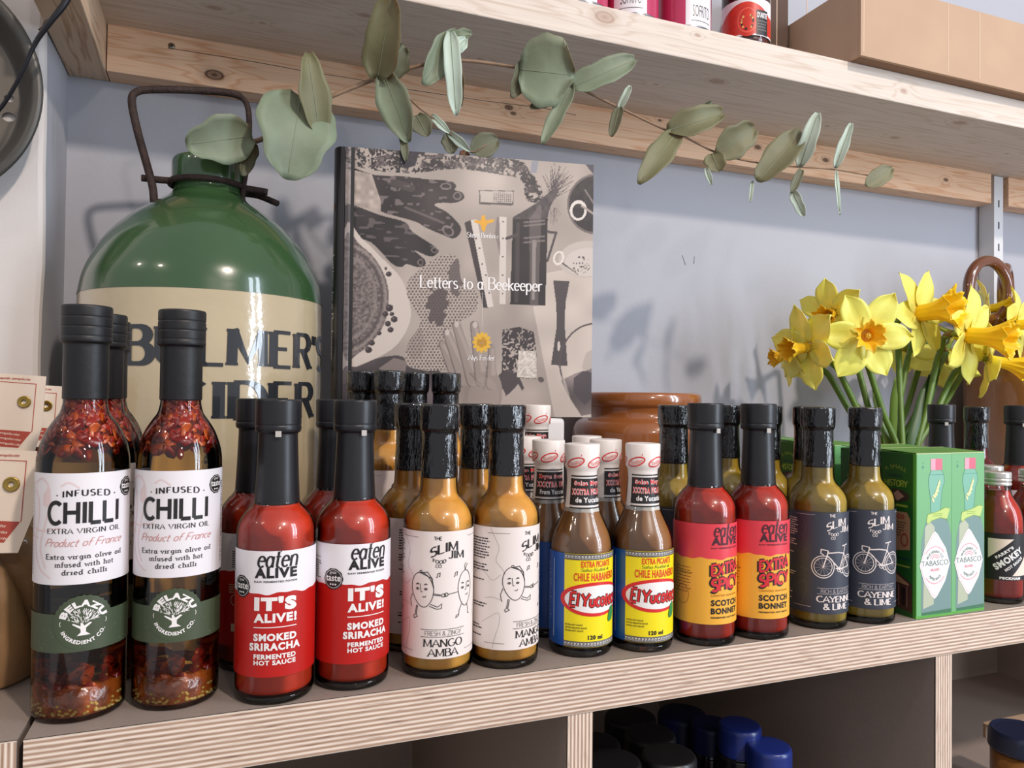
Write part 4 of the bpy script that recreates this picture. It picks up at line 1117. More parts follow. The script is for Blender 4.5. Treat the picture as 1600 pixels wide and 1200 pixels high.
# ------------------------------------------------------------------ green pepper sauce cartons
def carton(name='sauce_carton'):
    t = empty(name); Wd, Dp, Hh = .0402, .0395, .1345
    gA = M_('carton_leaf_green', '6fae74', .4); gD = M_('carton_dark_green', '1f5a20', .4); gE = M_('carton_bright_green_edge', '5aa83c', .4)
    # body lies x 0..W, y 0..D ; front face at y=0, left face at x=0
    mb = MB(); box(mb, 0, Wd, 0, Dp, 0, Hh, gE)
    a = Art()
    a.rect(.0004, .0020, Wd - .0004, Hh - .0004, gA, 1, 1)
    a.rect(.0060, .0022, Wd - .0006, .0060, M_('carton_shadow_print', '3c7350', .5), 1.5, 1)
    # bottle picture
    gb = M_('bottle_picture_grey_green', '76928f', .4); lq = M_('bottle_picture_mint', '78b49c', .4); ol = M_('bottle_picture_outline', '4e8f78', .5)
    pkc = M_('cap_picture_rose', 'd4637a', .4); pkl = M_('cap_picture_pale_rose', 'ee9fb0', .4)
    bx = .0225
    a.poly([(bx - .017, .0045), (bx + .0168, .0055), (bx + .0172, .066), (bx + .0135, .078), (bx + .0050, .086), (bx - .0055, .086), (bx - .0125, .077), (bx - .0168, .062)], gb, 2)
    a.poly([(bx - .0062, .086), (bx + .0040, .086), (bx + .0066, .105), (bx + .0092, .1110), (bx + .0084, .1170), (bx + .0058, .1205), (bx - .0056, .1205), (bx - .0082, .1170), (bx - .0092, .1110), (bx - .0068, .098)], lq, 2)
    a.stroke([(bx - .0082, .1170), (bx + .0084, .1170)], .0004, ol, 3)
    a.stroke([(bx - .0062, .086), (bx - .0068, .098), (bx - .0092, .1110), (bx - .0082, .1170), (bx - .0056, .1205)], .0004, ol, 3)
    a.stroke([(bx + .0040, .086), (bx + .0066, .105), (bx + .0092, .1110), (bx + .0084, .1170), (bx + .0058, .1205)], .0004, ol, 3)
    a.rect(bx - .0066, .1208, bx + .0066, .1302, pkc, 3, 1); a.rect(bx - .0066, .1208, bx - .0014, .1302, pkl, 4, 1)
    a.poly([(bx - .0150, .0075), (bx - .0030, .0105), (bx - .0020, .074), (bx - .0080, .0790), (bx - .0130, .074)], M_('bottle_picture_highlight', 'b6bda4', .4), 3)
    yb = M_('banner_yellow_green', 'c3d67c', .5); yo = M_('banner_outline', '8fb54c', .5)
    a.poly([(bx - .0112, .0790), (bx - .0100, .0845), (bx + .0020, .0868), (bx + .0100, .0895), (bx + .0155, .0885), (bx + .0120, .0800), (bx + .0040, .0815), (bx - .0050, .0795), (bx - .0100, .0765)], yb, 4)
    a.stroke([(bx - .0100, .0845), (bx + .0020, .0868), (bx + .0100, .0895), (bx + .0155, .0885)], .0005, yo, 5)
    a.stroke([(bx - .0100, .0765), (bx - .0050, .0795), (bx + .0040, .0815), (bx + .0120, .0800), (bx + .0128, .0780)], .0005, yo, 5)
    small_lines(a, bx - .004, bx + .008, .0850, 2, .0016, yo, .0006, 5, seed=41)
    a.letters('Pepper', -.0095, -.0016, .0095, .0016, M_('pale_yellow_script_ink', 'e4e6a8', .5), 5, w=.30, contrast=.6, slant=.3, warp=lambda s, t: (bx - .0006 + s * .42 - t * .9, .1035 + s * .9 + t * .42))
    dw = M_('diamond_label_white', 'f2eeee', .45); dp = M_('diamond_pink_line', 'e7a4ad', .5); dg = M_('diamond_grey_green_ink', '6f8780', .5)
    cx, cz = .0206, .0420
    for k, (m_, q) in enumerate(((dw, 1.0), (dp, .93), (dw, .915))):
        a.poly([(cx - .0172 * q, cz + .001), (cx - .0120 * q, cz + .0140 * q), (cx - .0030 * q, cz + .0262 * q), (cx, cz + .0285 * q), (cx + .0030 * q, cz + .0262 * q), (cx + .0125 * q, cz + .0140 * q), (cx + .0172 * q, cz + .001),
                (cx + .0120 * q, cz - .0130 * q), (cx + .0030 * q, cz - .0248 * q), (cx - .0003, cz - .0272 * q), (cx - .0036 * q, cz - .0245 * q), (cx - .0122 * q, cz - .0125 * q)], m_, 5 + k * .6)
    a.text('TABASCO', cx - .0152, cz + .0002, cx + .0152, cz + .0046, dg, 8, .0)
    a.text('BRAND', cx - .0050, cz - .0042, cx + .0050, cz - .0020, dp, 8, .06)
    for rr, tx, fl, m_ in ((.0085, 'McILHENNY CO', False, dg), (.0070, 'PEPPER SAUCE', True, dg)):
        hw = rr * 1.15; a.text(tx, -hw, 0, hw, .0022, m_, 8, .02, warp=arc_text_warp(cx, cz + (.0022 if not fl else -.0030), rr if not fl else rr + .002, fl))
    for rr in (.0045, .0062, .0128): a.circle(cx, cz + .0030, rr, rr, .0008, dp, 7.5, 35, 145, 12)
    a.circle(cx, cz - .002, .0125, .0125, .0008, dp, 7.5, 215, 325, 12)
    a.disc(.0072, .1270, .0006, .0005, ol, 3, n=8, rings=1); a.disc(.0072, .1235, .0010, .0012, ol, 3, n=10, rings=1)
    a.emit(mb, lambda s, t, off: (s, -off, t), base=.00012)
    # left face: dark green with the small history text
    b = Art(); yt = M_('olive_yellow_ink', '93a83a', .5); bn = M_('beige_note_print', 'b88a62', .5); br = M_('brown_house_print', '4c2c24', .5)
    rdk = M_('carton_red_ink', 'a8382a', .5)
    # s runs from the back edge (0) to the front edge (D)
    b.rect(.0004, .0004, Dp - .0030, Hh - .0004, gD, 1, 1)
    b.text('A SMALL', -.0105, 0, .0105, .0032, yt, 3, .0, warp=arc_text_warp(Dp * .50, .1010, .0200))
    small_lines(b, Dp * .50 - .008, Dp * .50 + .009, .1160, 1, .002, M_('dark_teal_ink', '123f33', .5), .0022, 3, seed=42)
    b.letters('HISTORY', Dp * .48 - .0105, .1062, Dp * .48 + .0125, .1112, yt, 3, w=.2, serif=.1)
    b.disc(Dp * .5, .0985, .0135, .0055, M_('portrait_panel_dark', '3d2e26', .5), 3); b.poly([(Dp * .5 - .004, .0985), (Dp * .5 + .002, .1030), (Dp * .5 + .0085, .0985), (Dp * .5 + .002, .0940)], M_('portrait_panel_rose', 'b08678', .5), 4)
    b.rect(Dp * .42, .0895, Dp * .80, .0915, yt, 3, 1)
    b.poly([(.004, .050), (.034, .055), (.034, .080), (.031, .0855), (.004, .0850)], bn, 3)
    b.text('TABASCO', .006, .0795, .0285, .0832, rdk, 4, .05)
    small_lines(b, .006, .030, .0770, 6, .0022, br, .0007, 4, seed=31); b.disc(.0285, .0625, .0036, .0055, rdk, 4); b.disc(.0285, .0625, .0026, .0042, bn, 5)
    b.rect(.004, .046, .034, .0475, M_('dark_teal_ink', '123f33', .5), 3, 1); b.rect(.008, .040, .034, .0415, yt, 3, 1)
    b.poly([(.003, .030), (.020, .0355), (.036, .0275), (.036, .004), (.003, .008)], br, 3)
    b.poly([(.006, .030), (.020, .0335), (.033, .0270), (.033, .0255), (.006, .0275)], bn, 4)
    for q in (.010, .018, .026): b.rect(q, .0085, q + .0035, .0225, M_('house_window_print', '231512', .5), 4, 1)
    for q in (.0145, .0225, .0305): b.rect(q, .0075, q + .0012, .0250, M_('brown_column_print', '8a6050', .5), 4, 1)
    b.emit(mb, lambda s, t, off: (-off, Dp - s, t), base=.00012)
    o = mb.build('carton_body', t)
    mb = MB(); g2 = M_('carton_flap_green', '4e8a3e', .45); ed = M_('bare_board_edge', 'd8d6a8', .6)
    M = Matrix.Translation((0, 0, Hh)) @ Matrix.Rotation(R_(2.0), 4, 'X')
    box(mb, .0003, Wd - .0003, .0002, Dp - .0008, .0002, .0007, g2, M=M); box(mb, .0003, Wd - .0003, Dp - .0008, Dp - .0002, .0001, .0008, ed, M=M)
    box(mb, 0, Wd, -.0001, .0005, Hh - .0002, Hh + .0003, ed)
    mb.build('top_flap', t)
    return t
pc = carton(); G_C = 'green pepper sauce cartons'
ca = [(.5322, .4500, 'green pepper sauce carton at the front left, its dark printed side visible'),
      (.5730, .4508, 'green pepper sauce carton at the front right, next to the small black labelled bottle'),
      (.5318, .4905, 'green pepper sauce carton directly behind the front left carton, raised flap showing'),
      (.5728, .4915, 'green pepper sauce carton directly behind the front right carton')]
for i, (x, y, lb) in enumerate(ca):
    t = pc if i == 0 else copy_tree(pc); t.location = (x, y, 0); t.rotation_euler.z = R_((0, .6, -.8, .5)[i]); tag(t, lb, 'carton', G_C)
bx2 = onY(1304, 697, .553).x
for i, (x, y) in enumerate(((bx2, .553), (bx2 - .001, .5935), (bx2 + .001, .634))):
    t = copy_tree(pc); t.location = (x, y, 0)
    tag(t, ('green carton glimpsed between the two glossy bicycle bottle necks, nearest of the file behind them', 'green carton second in the file behind the bicycle label bottles',
            'green carton furthest back in the file behind the bicycle label bottles')[i], 'carton', G_C)

# ================================================================== STONEWARE CIDER JUG
JX, JY, JR = -.0118, .7665, .1075
cream = M_('cream_salt_glaze', 'c2b292', .16, coat=1.0, var=.10, vscale=9, bump=.30, bscale=45)
green = M_('bottle_green_glaze', '355331', .22, coat=.8, var=.16, vscale=10, bump=.10, bscale=25)
iron = M_('rusty_iron', '3b2d29', .75, metal=.3, var=.35, vscale=120, bump=.8, bscale=300)
jug = empty('cider_jug', (JX, JY, 0), math.atan2(-JX, JY) + R_(24))
tag(jug, 'large cream stoneware cider jug with green glazed shoulder and rusty iron bail handle', 'jug')
ZG = .2630
low = [(0, 0), (.094, 0), (.099, .004), (.1045, .03), (.1075, .09), (.1075, .215), (.1073, .24), (.1068, ZG)]
mb = MB(); lathe(mb, rounded(low, 3, .004), cream, 128)
a = Art(); jt = M_('black_underglaze_letters', '2b2e33', .2, coat=1.0); 
a.letters("BULMER'S", -.110, .2010, .095, .2310, jt, 2, w=.23, contrast=.45, serif=.135, sw=.07, track=.06)
a.letters('CIDER', -.074, .1570, .066, .1870, jt, 2, w=.23, contrast=.45, serif=.135, sw=.07, track=.06)
a.emit(mb, wrap(JR), step=JR * R_(3), base=.0004, dl=.0001)
mb.build('jug_body', jug)
hi = [(.1071, ZG)] + smooth_prof([(.1071, ZG), (.1034, .2828), (.0958, .3010), (.0855, .3180), (.0702, .3350), (.0530, .3485), (.0390, .3580), (.0318, .3650)], 6)[1:][1:] + \
     [(.0304, .3690), (.0306, .3720), (.0320, .3740), (.0326, .3780), (.0326, .3920), (.0318, .3965), (.0290, .3985), (0, .3985)]
mb = MB(); lathe(mb, rounded(hi, 3, .003), green, 128); mb.build('green_shoulder', jug)
# iron collar and bail (local axes: x to the right as seen from the room once un-turned)
un = Matrix.Rotation(-jug.rotation_euler.z, 4, 'Z')
def jl(p): v = un @ (Vector(p) - Vector((JX, JY, 0))); return v
mb = MB(); zc = .3735
tube(mb, [(.0340 * math.cos(2 * PI * i / 40), .0325 * math.sin(2 * PI * i / 40), zc) for i in range(40)], .0028, iron, 8, closed=True)
for s in (-1, 1):
    P = [jl((JX + s * .0300, JY - .010, zc)), jl((JX + s * .040, JY - .008, zc)), jl((JX + s * (.057 if s < 0 else .053), JY - .008, zc - (0 if s < 0 else .001)))]
    tube(mb, crom(P, 4), .0033, iron, 8)
P = [jl((JX + .030, JY + .012, zc)), jl((JX + .045, JY + .002, zc - .003)), jl((JX + .062, JY - .012, zc - .012))]
tube(mb, crom(P, 4), .0030, iron, 8)
mb.build('wire_collar', jug)
mb = MB(); YB = JY - .013
bp_ = [(241, 318), (238, 290), (226, 245), (215, 205), (206, 160), (213, 144), (240, 140), (300, 141), (355, 145), (378, 153), (388, 172), (389, 215), (386, 255), (379, 300), (380, 322)]
pts = [jl(onY(x, y, YB)) for x, y in bp_]
tube(mb, crom(pts, 5), [.0035 if i < 45 else .0027 for i in range(len(crom(pts, 5)))], iron, 10)
o = mb.build('bail_handle', jug)

# ================================================================== BOOK ON THE WHITE BOX
bl, br_ = Vector((.107, .7045, 0)), Vector((.344, .662, 0))
BW = (br_ - bl).length; bang = math.atan2(br_.y - bl.y, br_.x - bl.x)
bz = onY(925, 652, .662).z; BH = onY(532, 228, .7045).z - bz - .0
bx0 = .118; bx1 = colY(883.5, .668)
mb = MB(); box(mb, bx0, bx1, .6665, .752, 0, bz - .0006, M_('white_card_box', 'e6e2e0', .55))
wb = mb.build('white_box', None, .005, 4); tag(wb, 'white rounded box behind the sauce bottles on which the book stands', 'box')
book = empty('book', (bl.x, bl.y, bz), bang)
tag(book, 'large hardback about beekeeping with sepia photograph cover, standing upright beside the green and cream jug', 'book')
NX, NY = 400, 420
u, v = np.meshgrid(np.linspace(0, 1, NX + 1), np.linspace(0, 1, NY + 1))
d1_, d2_ = 1.0, 1.068                          # the cover recedes a little to the right in the photo
X = 115 + 1430 * (u / d2_) / ((1 - u) / d1_ + u / d2_)
top = 60 + (X - 115) * .0825; bot = 1600 + (X - 115) * .006
Yc = top + (bot - top) * v
rs_ = np.random.RandomState(3)
def noise(nx, ny, seed, ax=1.0):
    r = np.random.RandomState(seed).rand(ny + 2, nx + 2)
    gx = u * nx; gy = v * ny; ix = np.minimum(gx.astype(int), nx - 1); iy = np.minimum(gy.astype(int), ny - 1); fx_0 = gx - ix; fy_0 = gy - iy
    fx_0 = fx_0 * fx_0 * (3 - 2 * fx_0); fy_0 = fy_0 * fy_0 * (3 - 2 * fy_0)
    return (r[iy, ix] * (1 - fx_0) + r[iy, ix + 1] * fx_0) * (1 - fy_0) + (r[iy + 1, ix] * (1 - fx_0) + r[iy + 1, ix + 1] * fx_0) * fy_0
nA, nB, nC, nD = noise(12, 12, 1), noise(60, 60, 2), noise(160, 160, 3), noise(30, 90, 5)
img = np.zeros((NY + 1, NX + 1, 3)); 
def rgb(h): return np.array([int(h[i:i + 2], 16) / 255 for i in (0, 2, 4)])
def fill(mask, c, a=1.0, tex=None):
    c = rgb(c) if isinstance(c, str) else c
    m = (mask.astype(float) if mask.dtype == bool else mask) * a
    cc = c[None, None, :] * (tex[..., None] if tex is not None else 1.0)
    img[:] = img * (1 - m[..., None]) + cc * m[..., None]
def spl(pts):
    P = [Vector(p) for p in pts]; n = len(P); out = []
    for i in range(n):
        a, b, c, d = P[i - 1], P[i], P[(i + 1) % n], P[(i + 2) % n]
        for j in range(4):
            t = j / 4; out.append(tuple(0.5 * ((2 * b) + (c - a) * t + (2 * a - 5 * b + 4 * c - d) * t * t + (3 * b - a - 3 * c + d) * t ** 3)))
    return out
def pol(pts):
    if len(pts) > 8: pts = spl(pts)
    m = np.zeros(X.shape, bool); n = len(pts)
    for i in range(n):
        x1, y1 = pts[i]; x2, y2 = pts[(i + 1) % n]
        if y1 == y2: continue
        c = ((y1 > Yc) != (y2 > Yc)) & (X < (x2 - x1) * (Yc - y1) / (y2 - y1) + x1); m ^= c
    return m
def ell(cx, cy, rx, ry, ang=0):
    c, s = math.cos(R_(ang)), math.sin(R_(ang)); dx = X - cx; dy = Yc - cy
    return ((dx * c + dy * s) / rx) ** 2 + ((-dx * s + dy * c) / ry) ** 2
def capm(x0, y0, x1, y1, r0, r1=None):
    r1 = r0 if r1 is None else r1; dx, dy = x1 - x0, y1 - y0
    t = np.clip(((X - x0) * dx + (Yc - y0) * dy) / (dx * dx + dy * dy), 0, 1)
    return np.hypot(X - x0 - t * dx, Yc - y0 - t * dy) < r0 + (r1 - r0) * t
fill(np.ones(X.shape, bool), 'a99c93', 1, .93 + .14 * nA)
# garland of herbs along the top
gar = pol([(115, 60), (1000, 130), (1140, 210), (1210, 300), (1215, 385), (1120, 370), (1090, 260), (960, 225), (700, 190), (420, 215), (150, 165)])
fill(gar & (nB * .6 + nC * .8 + .25 * nD > .72), '2f2a2c'); fill(gar & (nC > .74) & (nD > .5), 'b9aaa0', .8); fill(gar & (nD > .66), '4a4143', .6)
fill(pol([(380, 75), (500, 90), (480, 170), (420, 190)]), '2b2730', .9); fill(pol([(1150, 150), (1195, 150), (1180, 220), (1145, 215)]), '8a8a94')
# paper, bowl and pan on the right
fill(pol([(1250, 790), (1550, 740), (1550, 1610), (1310, 1610), (1170, 985)]), 'c6b8ad', 1, .94 + .1 * nA)
fill(ell(1500, 715, 175, 105) < 1, 'cbc0b8'); fill((ell(1500, 715, 175, 105) < 1) & (ell(1515, 730, 150, 80) > 1), 'b7aaa1', .6)
fill((ell(1470, 745, 60, 50) < 1) & (nC > .66), '5a4f50')
fill((ell(1325, 705, 34, 42, 20) < 1) & (ell(1325, 705, 22, 30, 20) > 1), 'e0d6ce'); fill(capm(1350, 735, 1450, 800, 5, 2), '5d5251')
fill(ell(1560, 400, 185, 172) < 1, '2b2527', 1, .8 + .5 * nB); fill((ell(1560, 400, 185, 172) < 1) & (ell(1560, 400, 172, 160) > 1), '877b76', .7)
fill((ell(1448, 435, 55, 58) < 1) & (ell(1448, 438, 38, 42) > 1), 'ddd3cb'); fill(capm(1470, 410, 1545, 455, 6), 'a4978f'); fill(capm(1490, 320, 1550, 400, 5), 'a4978f', .7)
fill(pol([(1480, 165), (1550, 168), (1550, 235)]), '454049')
# gloves
g1 = pol([(115, 185), (260, 222), (420, 232), (560, 250), (680, 262), (708, 290), (700, 310), (745, 328), (752, 362), (700, 385), (610, 385), (590, 400), (660, 440), (725, 505), (738, 550), (700, 588), (650, 575), (540, 525), (480, 490), (330, 445), (230, 400), (115, 385)])
fill(g1, '332c2d', 1, .75 + .6 * nA); fill(g1 & (nD > .72) & (nB > .45), '7d7270', .8)
cuff = pol([(115, 185), (250, 220), (275, 300), (300, 380), (300, 445), (230, 415), (115, 385)]); fill(cuff, 'ac9d93', 1, .85 + .3 * nB)
g2 = pol([(115, 395), (300, 455), (430, 495), (470, 550), (600, 640), (608, 672), (565, 692), (480, 655), (535, 705), (540, 742), (500, 752), (440, 735), (410, 752), (360, 730), (250, 610), (130, 560)])
fill(g2, '2c2628', 1, .75 + .6 * nA); fill(g2 & (nD > .78), '6e6462', .7)
for c in ((665, 545, 38, 26, 40), (650, 290, 32, 20, 5), (715, 345, 24, 24, 0), (590, 655, 18, 16, 30), (515, 725, 16, 20, 0)):
    fill((ell(*c) < 1) & (ell(c[0], c[1], c[2] * .7, c[3] * .7, c[4]) > 1), '8b7f7b', .8)
fill(capm(350, 260, 460, 300, 22), '6e6462', .35); fill(capm(430, 410, 640, 500, 7), '8b7f7b', .5)
# plate with cake and berries
pl_ = pol([(115, 540), (200, 585), (300, 690), (400, 800), (445, 900), (467, 1010), (450, 1100), (390, 1200), (300, 1265), (190, 1315), (115, 1335)])
fill(pl_, 'cabdb3'); ck_ = pol([(115, 590), (200, 630), (270, 700), (320, 790), (345, 880), (345, 980), (325, 1080), (270, 1170), (200, 1240), (115, 1240)])
fill(ck_, '6f6461', 1, .7 + .6 * nC); 
for q, c_ in ((.93, '938781'), (.86, '4f4646'), (.74, '8a7e79')): 
    fill((ell(90, 930, 265 * q, 345 * q) < 1) & (ell(90, 930, 265 * (q - .05), 345 * (q - .05)) > 1) & ck_, c_, .7)
for (x, y, r) in ((345, 792, 15), (330, 760, 8), (352, 985, 20), (378, 1050, 18), (345, 1075, 16), (360, 1110, 16), (330, 1020, 16), (262, 1185, 16), (246, 1225, 18), (365, 1020, 12), (300, 1130, 12)):
    fill(ell(x, y, r, r) < 1, '3b3133'); fill(ell(x - r * .3, y - r * .3, r * .3, r * .3) < 1, '8a7c78', .6)
fill(pol([(115, 1340), (190, 1320), (300, 1270), (420, 1260), (460, 1320), (560, 1345), (640, 1360), (700, 1610), (115, 1610)]), '5b5153', 1, .7 + .6 * nA)
fill(pol([(300, 1330), (380, 1270), (450, 1290), (440, 1350), (330, 1350)]), '8d807a', .8)
fill(pol([(115, 1420), (300, 1380), (560, 1480), (560, 1610), (115, 1610)]), '3a3338', .8)
# honeycomb
hc = pol([(450, 830), (520, 760), (620, 690), (720, 695), (745, 830), (830, 890), (832, 1000), (740, 1065), (690, 1105), (640, 1170), (625, 1240), (665, 1335), (470, 1322), (450, 1200), (520, 1065), (450, 930)])
fill(hc, 'b3a59b'); sx_, sy_ = 19.0, 16.5
row = np.round(Yc / sy_); xo = (row % 2) * sx_ * .5; hx = (np.round((X - xo) / sx_) * sx_ + xo); hy = row * sy_
fill(hc & (np.hypot(X - hx, Yc - hy) < 6.2), '564b49', .85)
fill(hc & (ell(610, 970, 60, 130, 5) + nB * .9 < 1.3), '4b4141', .8); fill(hc & (ell(720, 800, 50, 110, 0) + nB < 1.35), '5c5150', .8)
fill(hc & (ell(490, 1180, 50, 100) < 1), '6b5f5c', .25)
# small grater box
fill(pol([(838, 312), (1045, 318), (1042, 402), (842, 394)]), '4a4142'); fill(pol([(845, 318), (1040, 323), (1037, 388), (848, 382)]), 'b4a89f')
gm = pol([(918, 328), (1035, 332), (1033, 382), (920, 378)]); fill(gm & (np.hypot((X % 12) - 6, (Yc % 12) - 6) < 4), '4a4142')
# bee smoker, herbs
for k in range(46):
    a0 = rs_.uniform(-2.2, -.35); L0 = rs_.uniform(60, 150); x0, y0 = 1290 + rs_.uniform(-20, 20), 330 + rs_.uniform(-40, 40)
    fill(capm(x0, y0, x0 + L0 * math.cos(a0), y0 + L0 * math.sin(a0), 2.2, 1), '4b4143', .8)
for k in range(10):
    x0 = 1290 + rs_.uniform(-30, 40); fill(capm(x0, 420, x0 + rs_.uniform(-10, 40), 420 + rs_.uniform(40, 110), 2, 1), '6a5f5e', .7)
fill(pol([(1040, 470), (1180, 392), (1300, 300), (1330, 310), (1265, 420), (1245, 520), (1040, 500)]), '4a4244', 1, .8 + .5 * nB)
fill(pol([(1040, 480), (1255, 480), (1245, 975), (1030, 965)]), '2c2628', 1, .8 + .4 * nA); fill(pol([(1060, 500), (1085, 500), (1080, 960), (1055, 955)]), '5d5452', .5)
fill(pol([(1140, 480), (1205, 400), (1215, 410), (1200, 975), (1150, 975)]), '7f7470', .55)
fill(pol([(1160, 600), (1185, 600), (1180, 940), (1160, 940)]), 'b3a8a1', .6)
for y in (500, 520, 590, 615): fill(capm(1110, y, 1235, y - 10, 5), '857a76', .8)
fill(capm(1255, 555, 1308, 560, 7) | capm(1308, 560, 1255, 720, 7), '4a4244')
# wooden frame bars
fill(pol([(757, 498), (795, 483), (900, 985), (872, 985)]), '3f3738'); fill(pol([(793, 484), (830, 480), (932, 978), (897, 985)]), 'd3c8bf')
fill(pol([(960, 465), (1003, 467), (1004, 967), (966, 962)]), 'd0c5bc'); fill(pol([(945, 470), (960, 466), (968, 700), (935, 560)]), '6a5f5e', .6)
for (x, y) in ((825, 590), (845, 645), (862, 735), (885, 800), (905, 900), (982, 495), (982, 590), (982, 695), (982, 800), (984, 905)): fill(ell(x, y, 5, 5) < 1, '4a4142')
fill(capm(1005, 590, 1070, 570, 9), '4a4142')
# knife, wire and tin on the paper
fill(pol([(1292, 833), (1396, 838), (1372, 960), (1368, 1080), (1388, 1318), (1284, 1312), (1318, 1090), (1312, 960)]), '4d4546'); fill(ell(1332, 1205, 9, 28) < 1, 'c9bdb3')
fill((np.abs(np.hypot(X - 1560, Yc - 1300) - 220) < 5) & (X > 1330), '574c4b'); fill(pol([(1350, 1400), (1440, 1360), (1550, 1330), (1550, 1590), (1480, 1600), (1390, 1480)]), '776b69', 1, .7 + .6 * nA)
fill(pol([(1430, 1385), (1500, 1340), (1550, 1360), (1550, 1500), (1500, 1540), (1430, 1470)]), '4b4347', .9); fill(pol([(1480, 1330), (1505, 1245), (1550, 1225), (1548, 1330), (1500, 1350)]), 'b5a89f')
fill(capm(1360, 1380, 1400, 1500, 8), 'c9bdb3', .6)
# comb piece and honey
hb = pol([(985, 1110), (1085, 1095), (1175, 1125), (1195, 1250), (1195, 1390), (1080, 1385), (985, 1360)])
fill(hb & (nC + .4 * nB > .55), '3d3537'); fill(pol([(1085, 1230), (1190, 1235), (1198, 1385), (1075, 1382)]), 'cdc3b8', 1, .85 + .25 * nC)
fill((ell(1020, 1400, 62, 55) < 1) | pol([(970, 1400), (1010, 1480), (1000, 1492), (1030, 1475), (1085, 1420), (1110, 1460), (1120, 1440), (1090, 1380)]), '4a4143'); fill(ell(1223, 1395, 20, 16, 30) < 1, '5b5150')
# hand
sk = '958780'
fill(ell(865, 1470, 125, 160) < 1, sk, 1, .85 + .25 * nA)
for (x0, y0, x1, y1, r0, r1) in ((645, 1190, 730, 1400, 18, 30), (672, 1130, 770, 1400, 22, 34), (724, 1085, 820, 1400, 22, 34), (826, 1085, 870, 1400, 22, 34), (926, 1212, 930, 1420, 15, 32)):
    fill(capm(x0 - 5, y0, x1 - 5, y1, r0 + 3, r1 + 3), '5f5452', .7); fill(capm(x0, y0, x1, y1, r0, r1), sk); fill(capm(x0 + 4, y0 + 10, x1 + 6, y1 - 60, r0 * .4, r1 * .4), 'b3a59c', .5)
for (x, y) in ((668, 1125), (720, 1078), (826, 1082)): fill(ell(x, y, 13, 18) < 1, 'c0b3aa')
fill(capm(800, 1360, 860, 1420, 5), '6f6360', .6); fill(capm(900, 1330, 880, 1450, 5), '6f6360', .6); fill(ell(880, 1500, 90, 120) < 1, 'a99b92', .35)
# gold bee and gold flower
for c in ((866, 470, 12, 14, 0), (868, 500, 22, 26, 0), (868, 530, 12, 20, 0), (835, 495, 24, 9, 15), (905, 492, 26, 10, -15)): fill(ell(*c) < 1, 'e0a326')
for k in range(12):
    an = k * .524; fill(ell(866 + 34 * math.cos(an), 1182 + 38 * math.sin(an), 22, 11, math.degrees(an)) < 1, 'dfae35'); 
fill((ell(866, 1182, 30, 30) < 1) & (nC > .4), 'b8862a')
# hinge groove
fill(X < 150, '4a4346', .45); fill(np.abs(X - 153) < 5, '2f2a2c', .7)
img = np.clip(img, 0, 1); lin = np.where(img <= .04045, img / 12.92, ((img + .055) / 1.055) ** 2.4)
art_mat = vcol_mat('printed_cover_photograph', .42, .12)
mbk = MB()
gx = (np.linspace(0, 1, NX + 1) * BW); gz = ((1 - np.linspace(0, 1, NY + 1)) * BH)
vsx = [(float(gx[i]), -.0003 + (.0012 * math.exp(-((gx[i] - .0065) / .0018) ** 2)), float(gz[j])) for j in range(NY + 1) for i in range(NX + 1)]
fsx = [((j + 1) * (NX + 1) + i, (j + 1) * (NX + 1) + i + 1, j * (NX + 1) + i + 1, j * (NX + 1) + i) for j in range(NY) for i in range(NX)]
mbk.add(vsx, fsx, art_mat, True)
ncov = len(vsx)
a = Art()
def cuv(x, y):
    uu = (x - 115) / 1430; uu = uu * d2_ / (uu * d2_ + (1 - uu) * d1_)
    tt = 60 + (x - 115) * .0825; bb = 1600 + (x - 115) * .006; return (uu * BW, (1 - (y - tt) / (bb - tt)) * BH)
(p0, q0), (p1, q1) = cuv(512, 868), cuv(1226, 895)
mid = lambda A, B, k: A + (B - A) * k
hcap = .0118
a.letters('Letters to a Beekeeper', p0, 0, p1, hcap, white_ink, 3, w=.13, contrast=.40, serif=.09, sw=.05, warp=lambda s, t: (s, t + q0 + (q1 - q0) * (s - p0) / (p1 - p0)))
(p0b, q0b), (p1b, q1b) = cuv(772, 582), cuv(955, 590)
a.letters('Steve Benbow', p0b, q0b, p1b, q0b + .0050, white_ink, 3, w=.13, contrast=.4, serif=.07)
(p0c, q0c), (p1c, q1c) = cuv(786, 1283), cuv(942, 1285)
a.letters('Alys Fowler', p0c, q0c, p1c, q0c + .0050, white_ink, 3, w=.13, contrast=.4, serif=.07)
for k in range(22):
    cxx, cyy = cuv(865, 905 + k * 9); a.rect(cxx - .0002, cyy, cxx + .0002, cyy + .0009, white_ink, 3, 1)
a.emit(mbk, lambda s, t, off: (s, -.0003 - off, t), base=.00012)
ob = mbk.build('front_cover', book)
ca_ = ob.data.color_attributes.new('art', 'FLOAT_COLOR', 'POINT')
arr = np.ones((len(ob.data.vertices), 4), np.float32); arr[:ncov, :3] = lin.reshape(-1, 3); ca_.data.foreach_set('color', arr.ravel())
blk = M_('black_cloth_spine', '1b191c', .42, coat=.2); TH = .034
mb = MB()                                              # rounded spine
for (z0, z1) in ((0.0, BH),):
    vs = []; n = 16
    for z in (z0, z1):
        for k in range(n + 1):
            an = PI * k / n; vs.append((-.0005 - .0105 * math.sin(an) ** .6, TH * (.5 - .5 * math.cos(an)), z))
    fs = [(k + 1, k, n + 1 + k, n + 2 + k) for k in range(n)] + [tuple(range(0, n + 1)), tuple(range(2 * n + 1, n, -1))]
    mb.add(vs, fs, blk, False)
a = Art(); a.letters('Letters to a Beekeeper', 0, 0, .100, .0062, white_ink, 2, w=.11, contrast=.4, serif=.07)
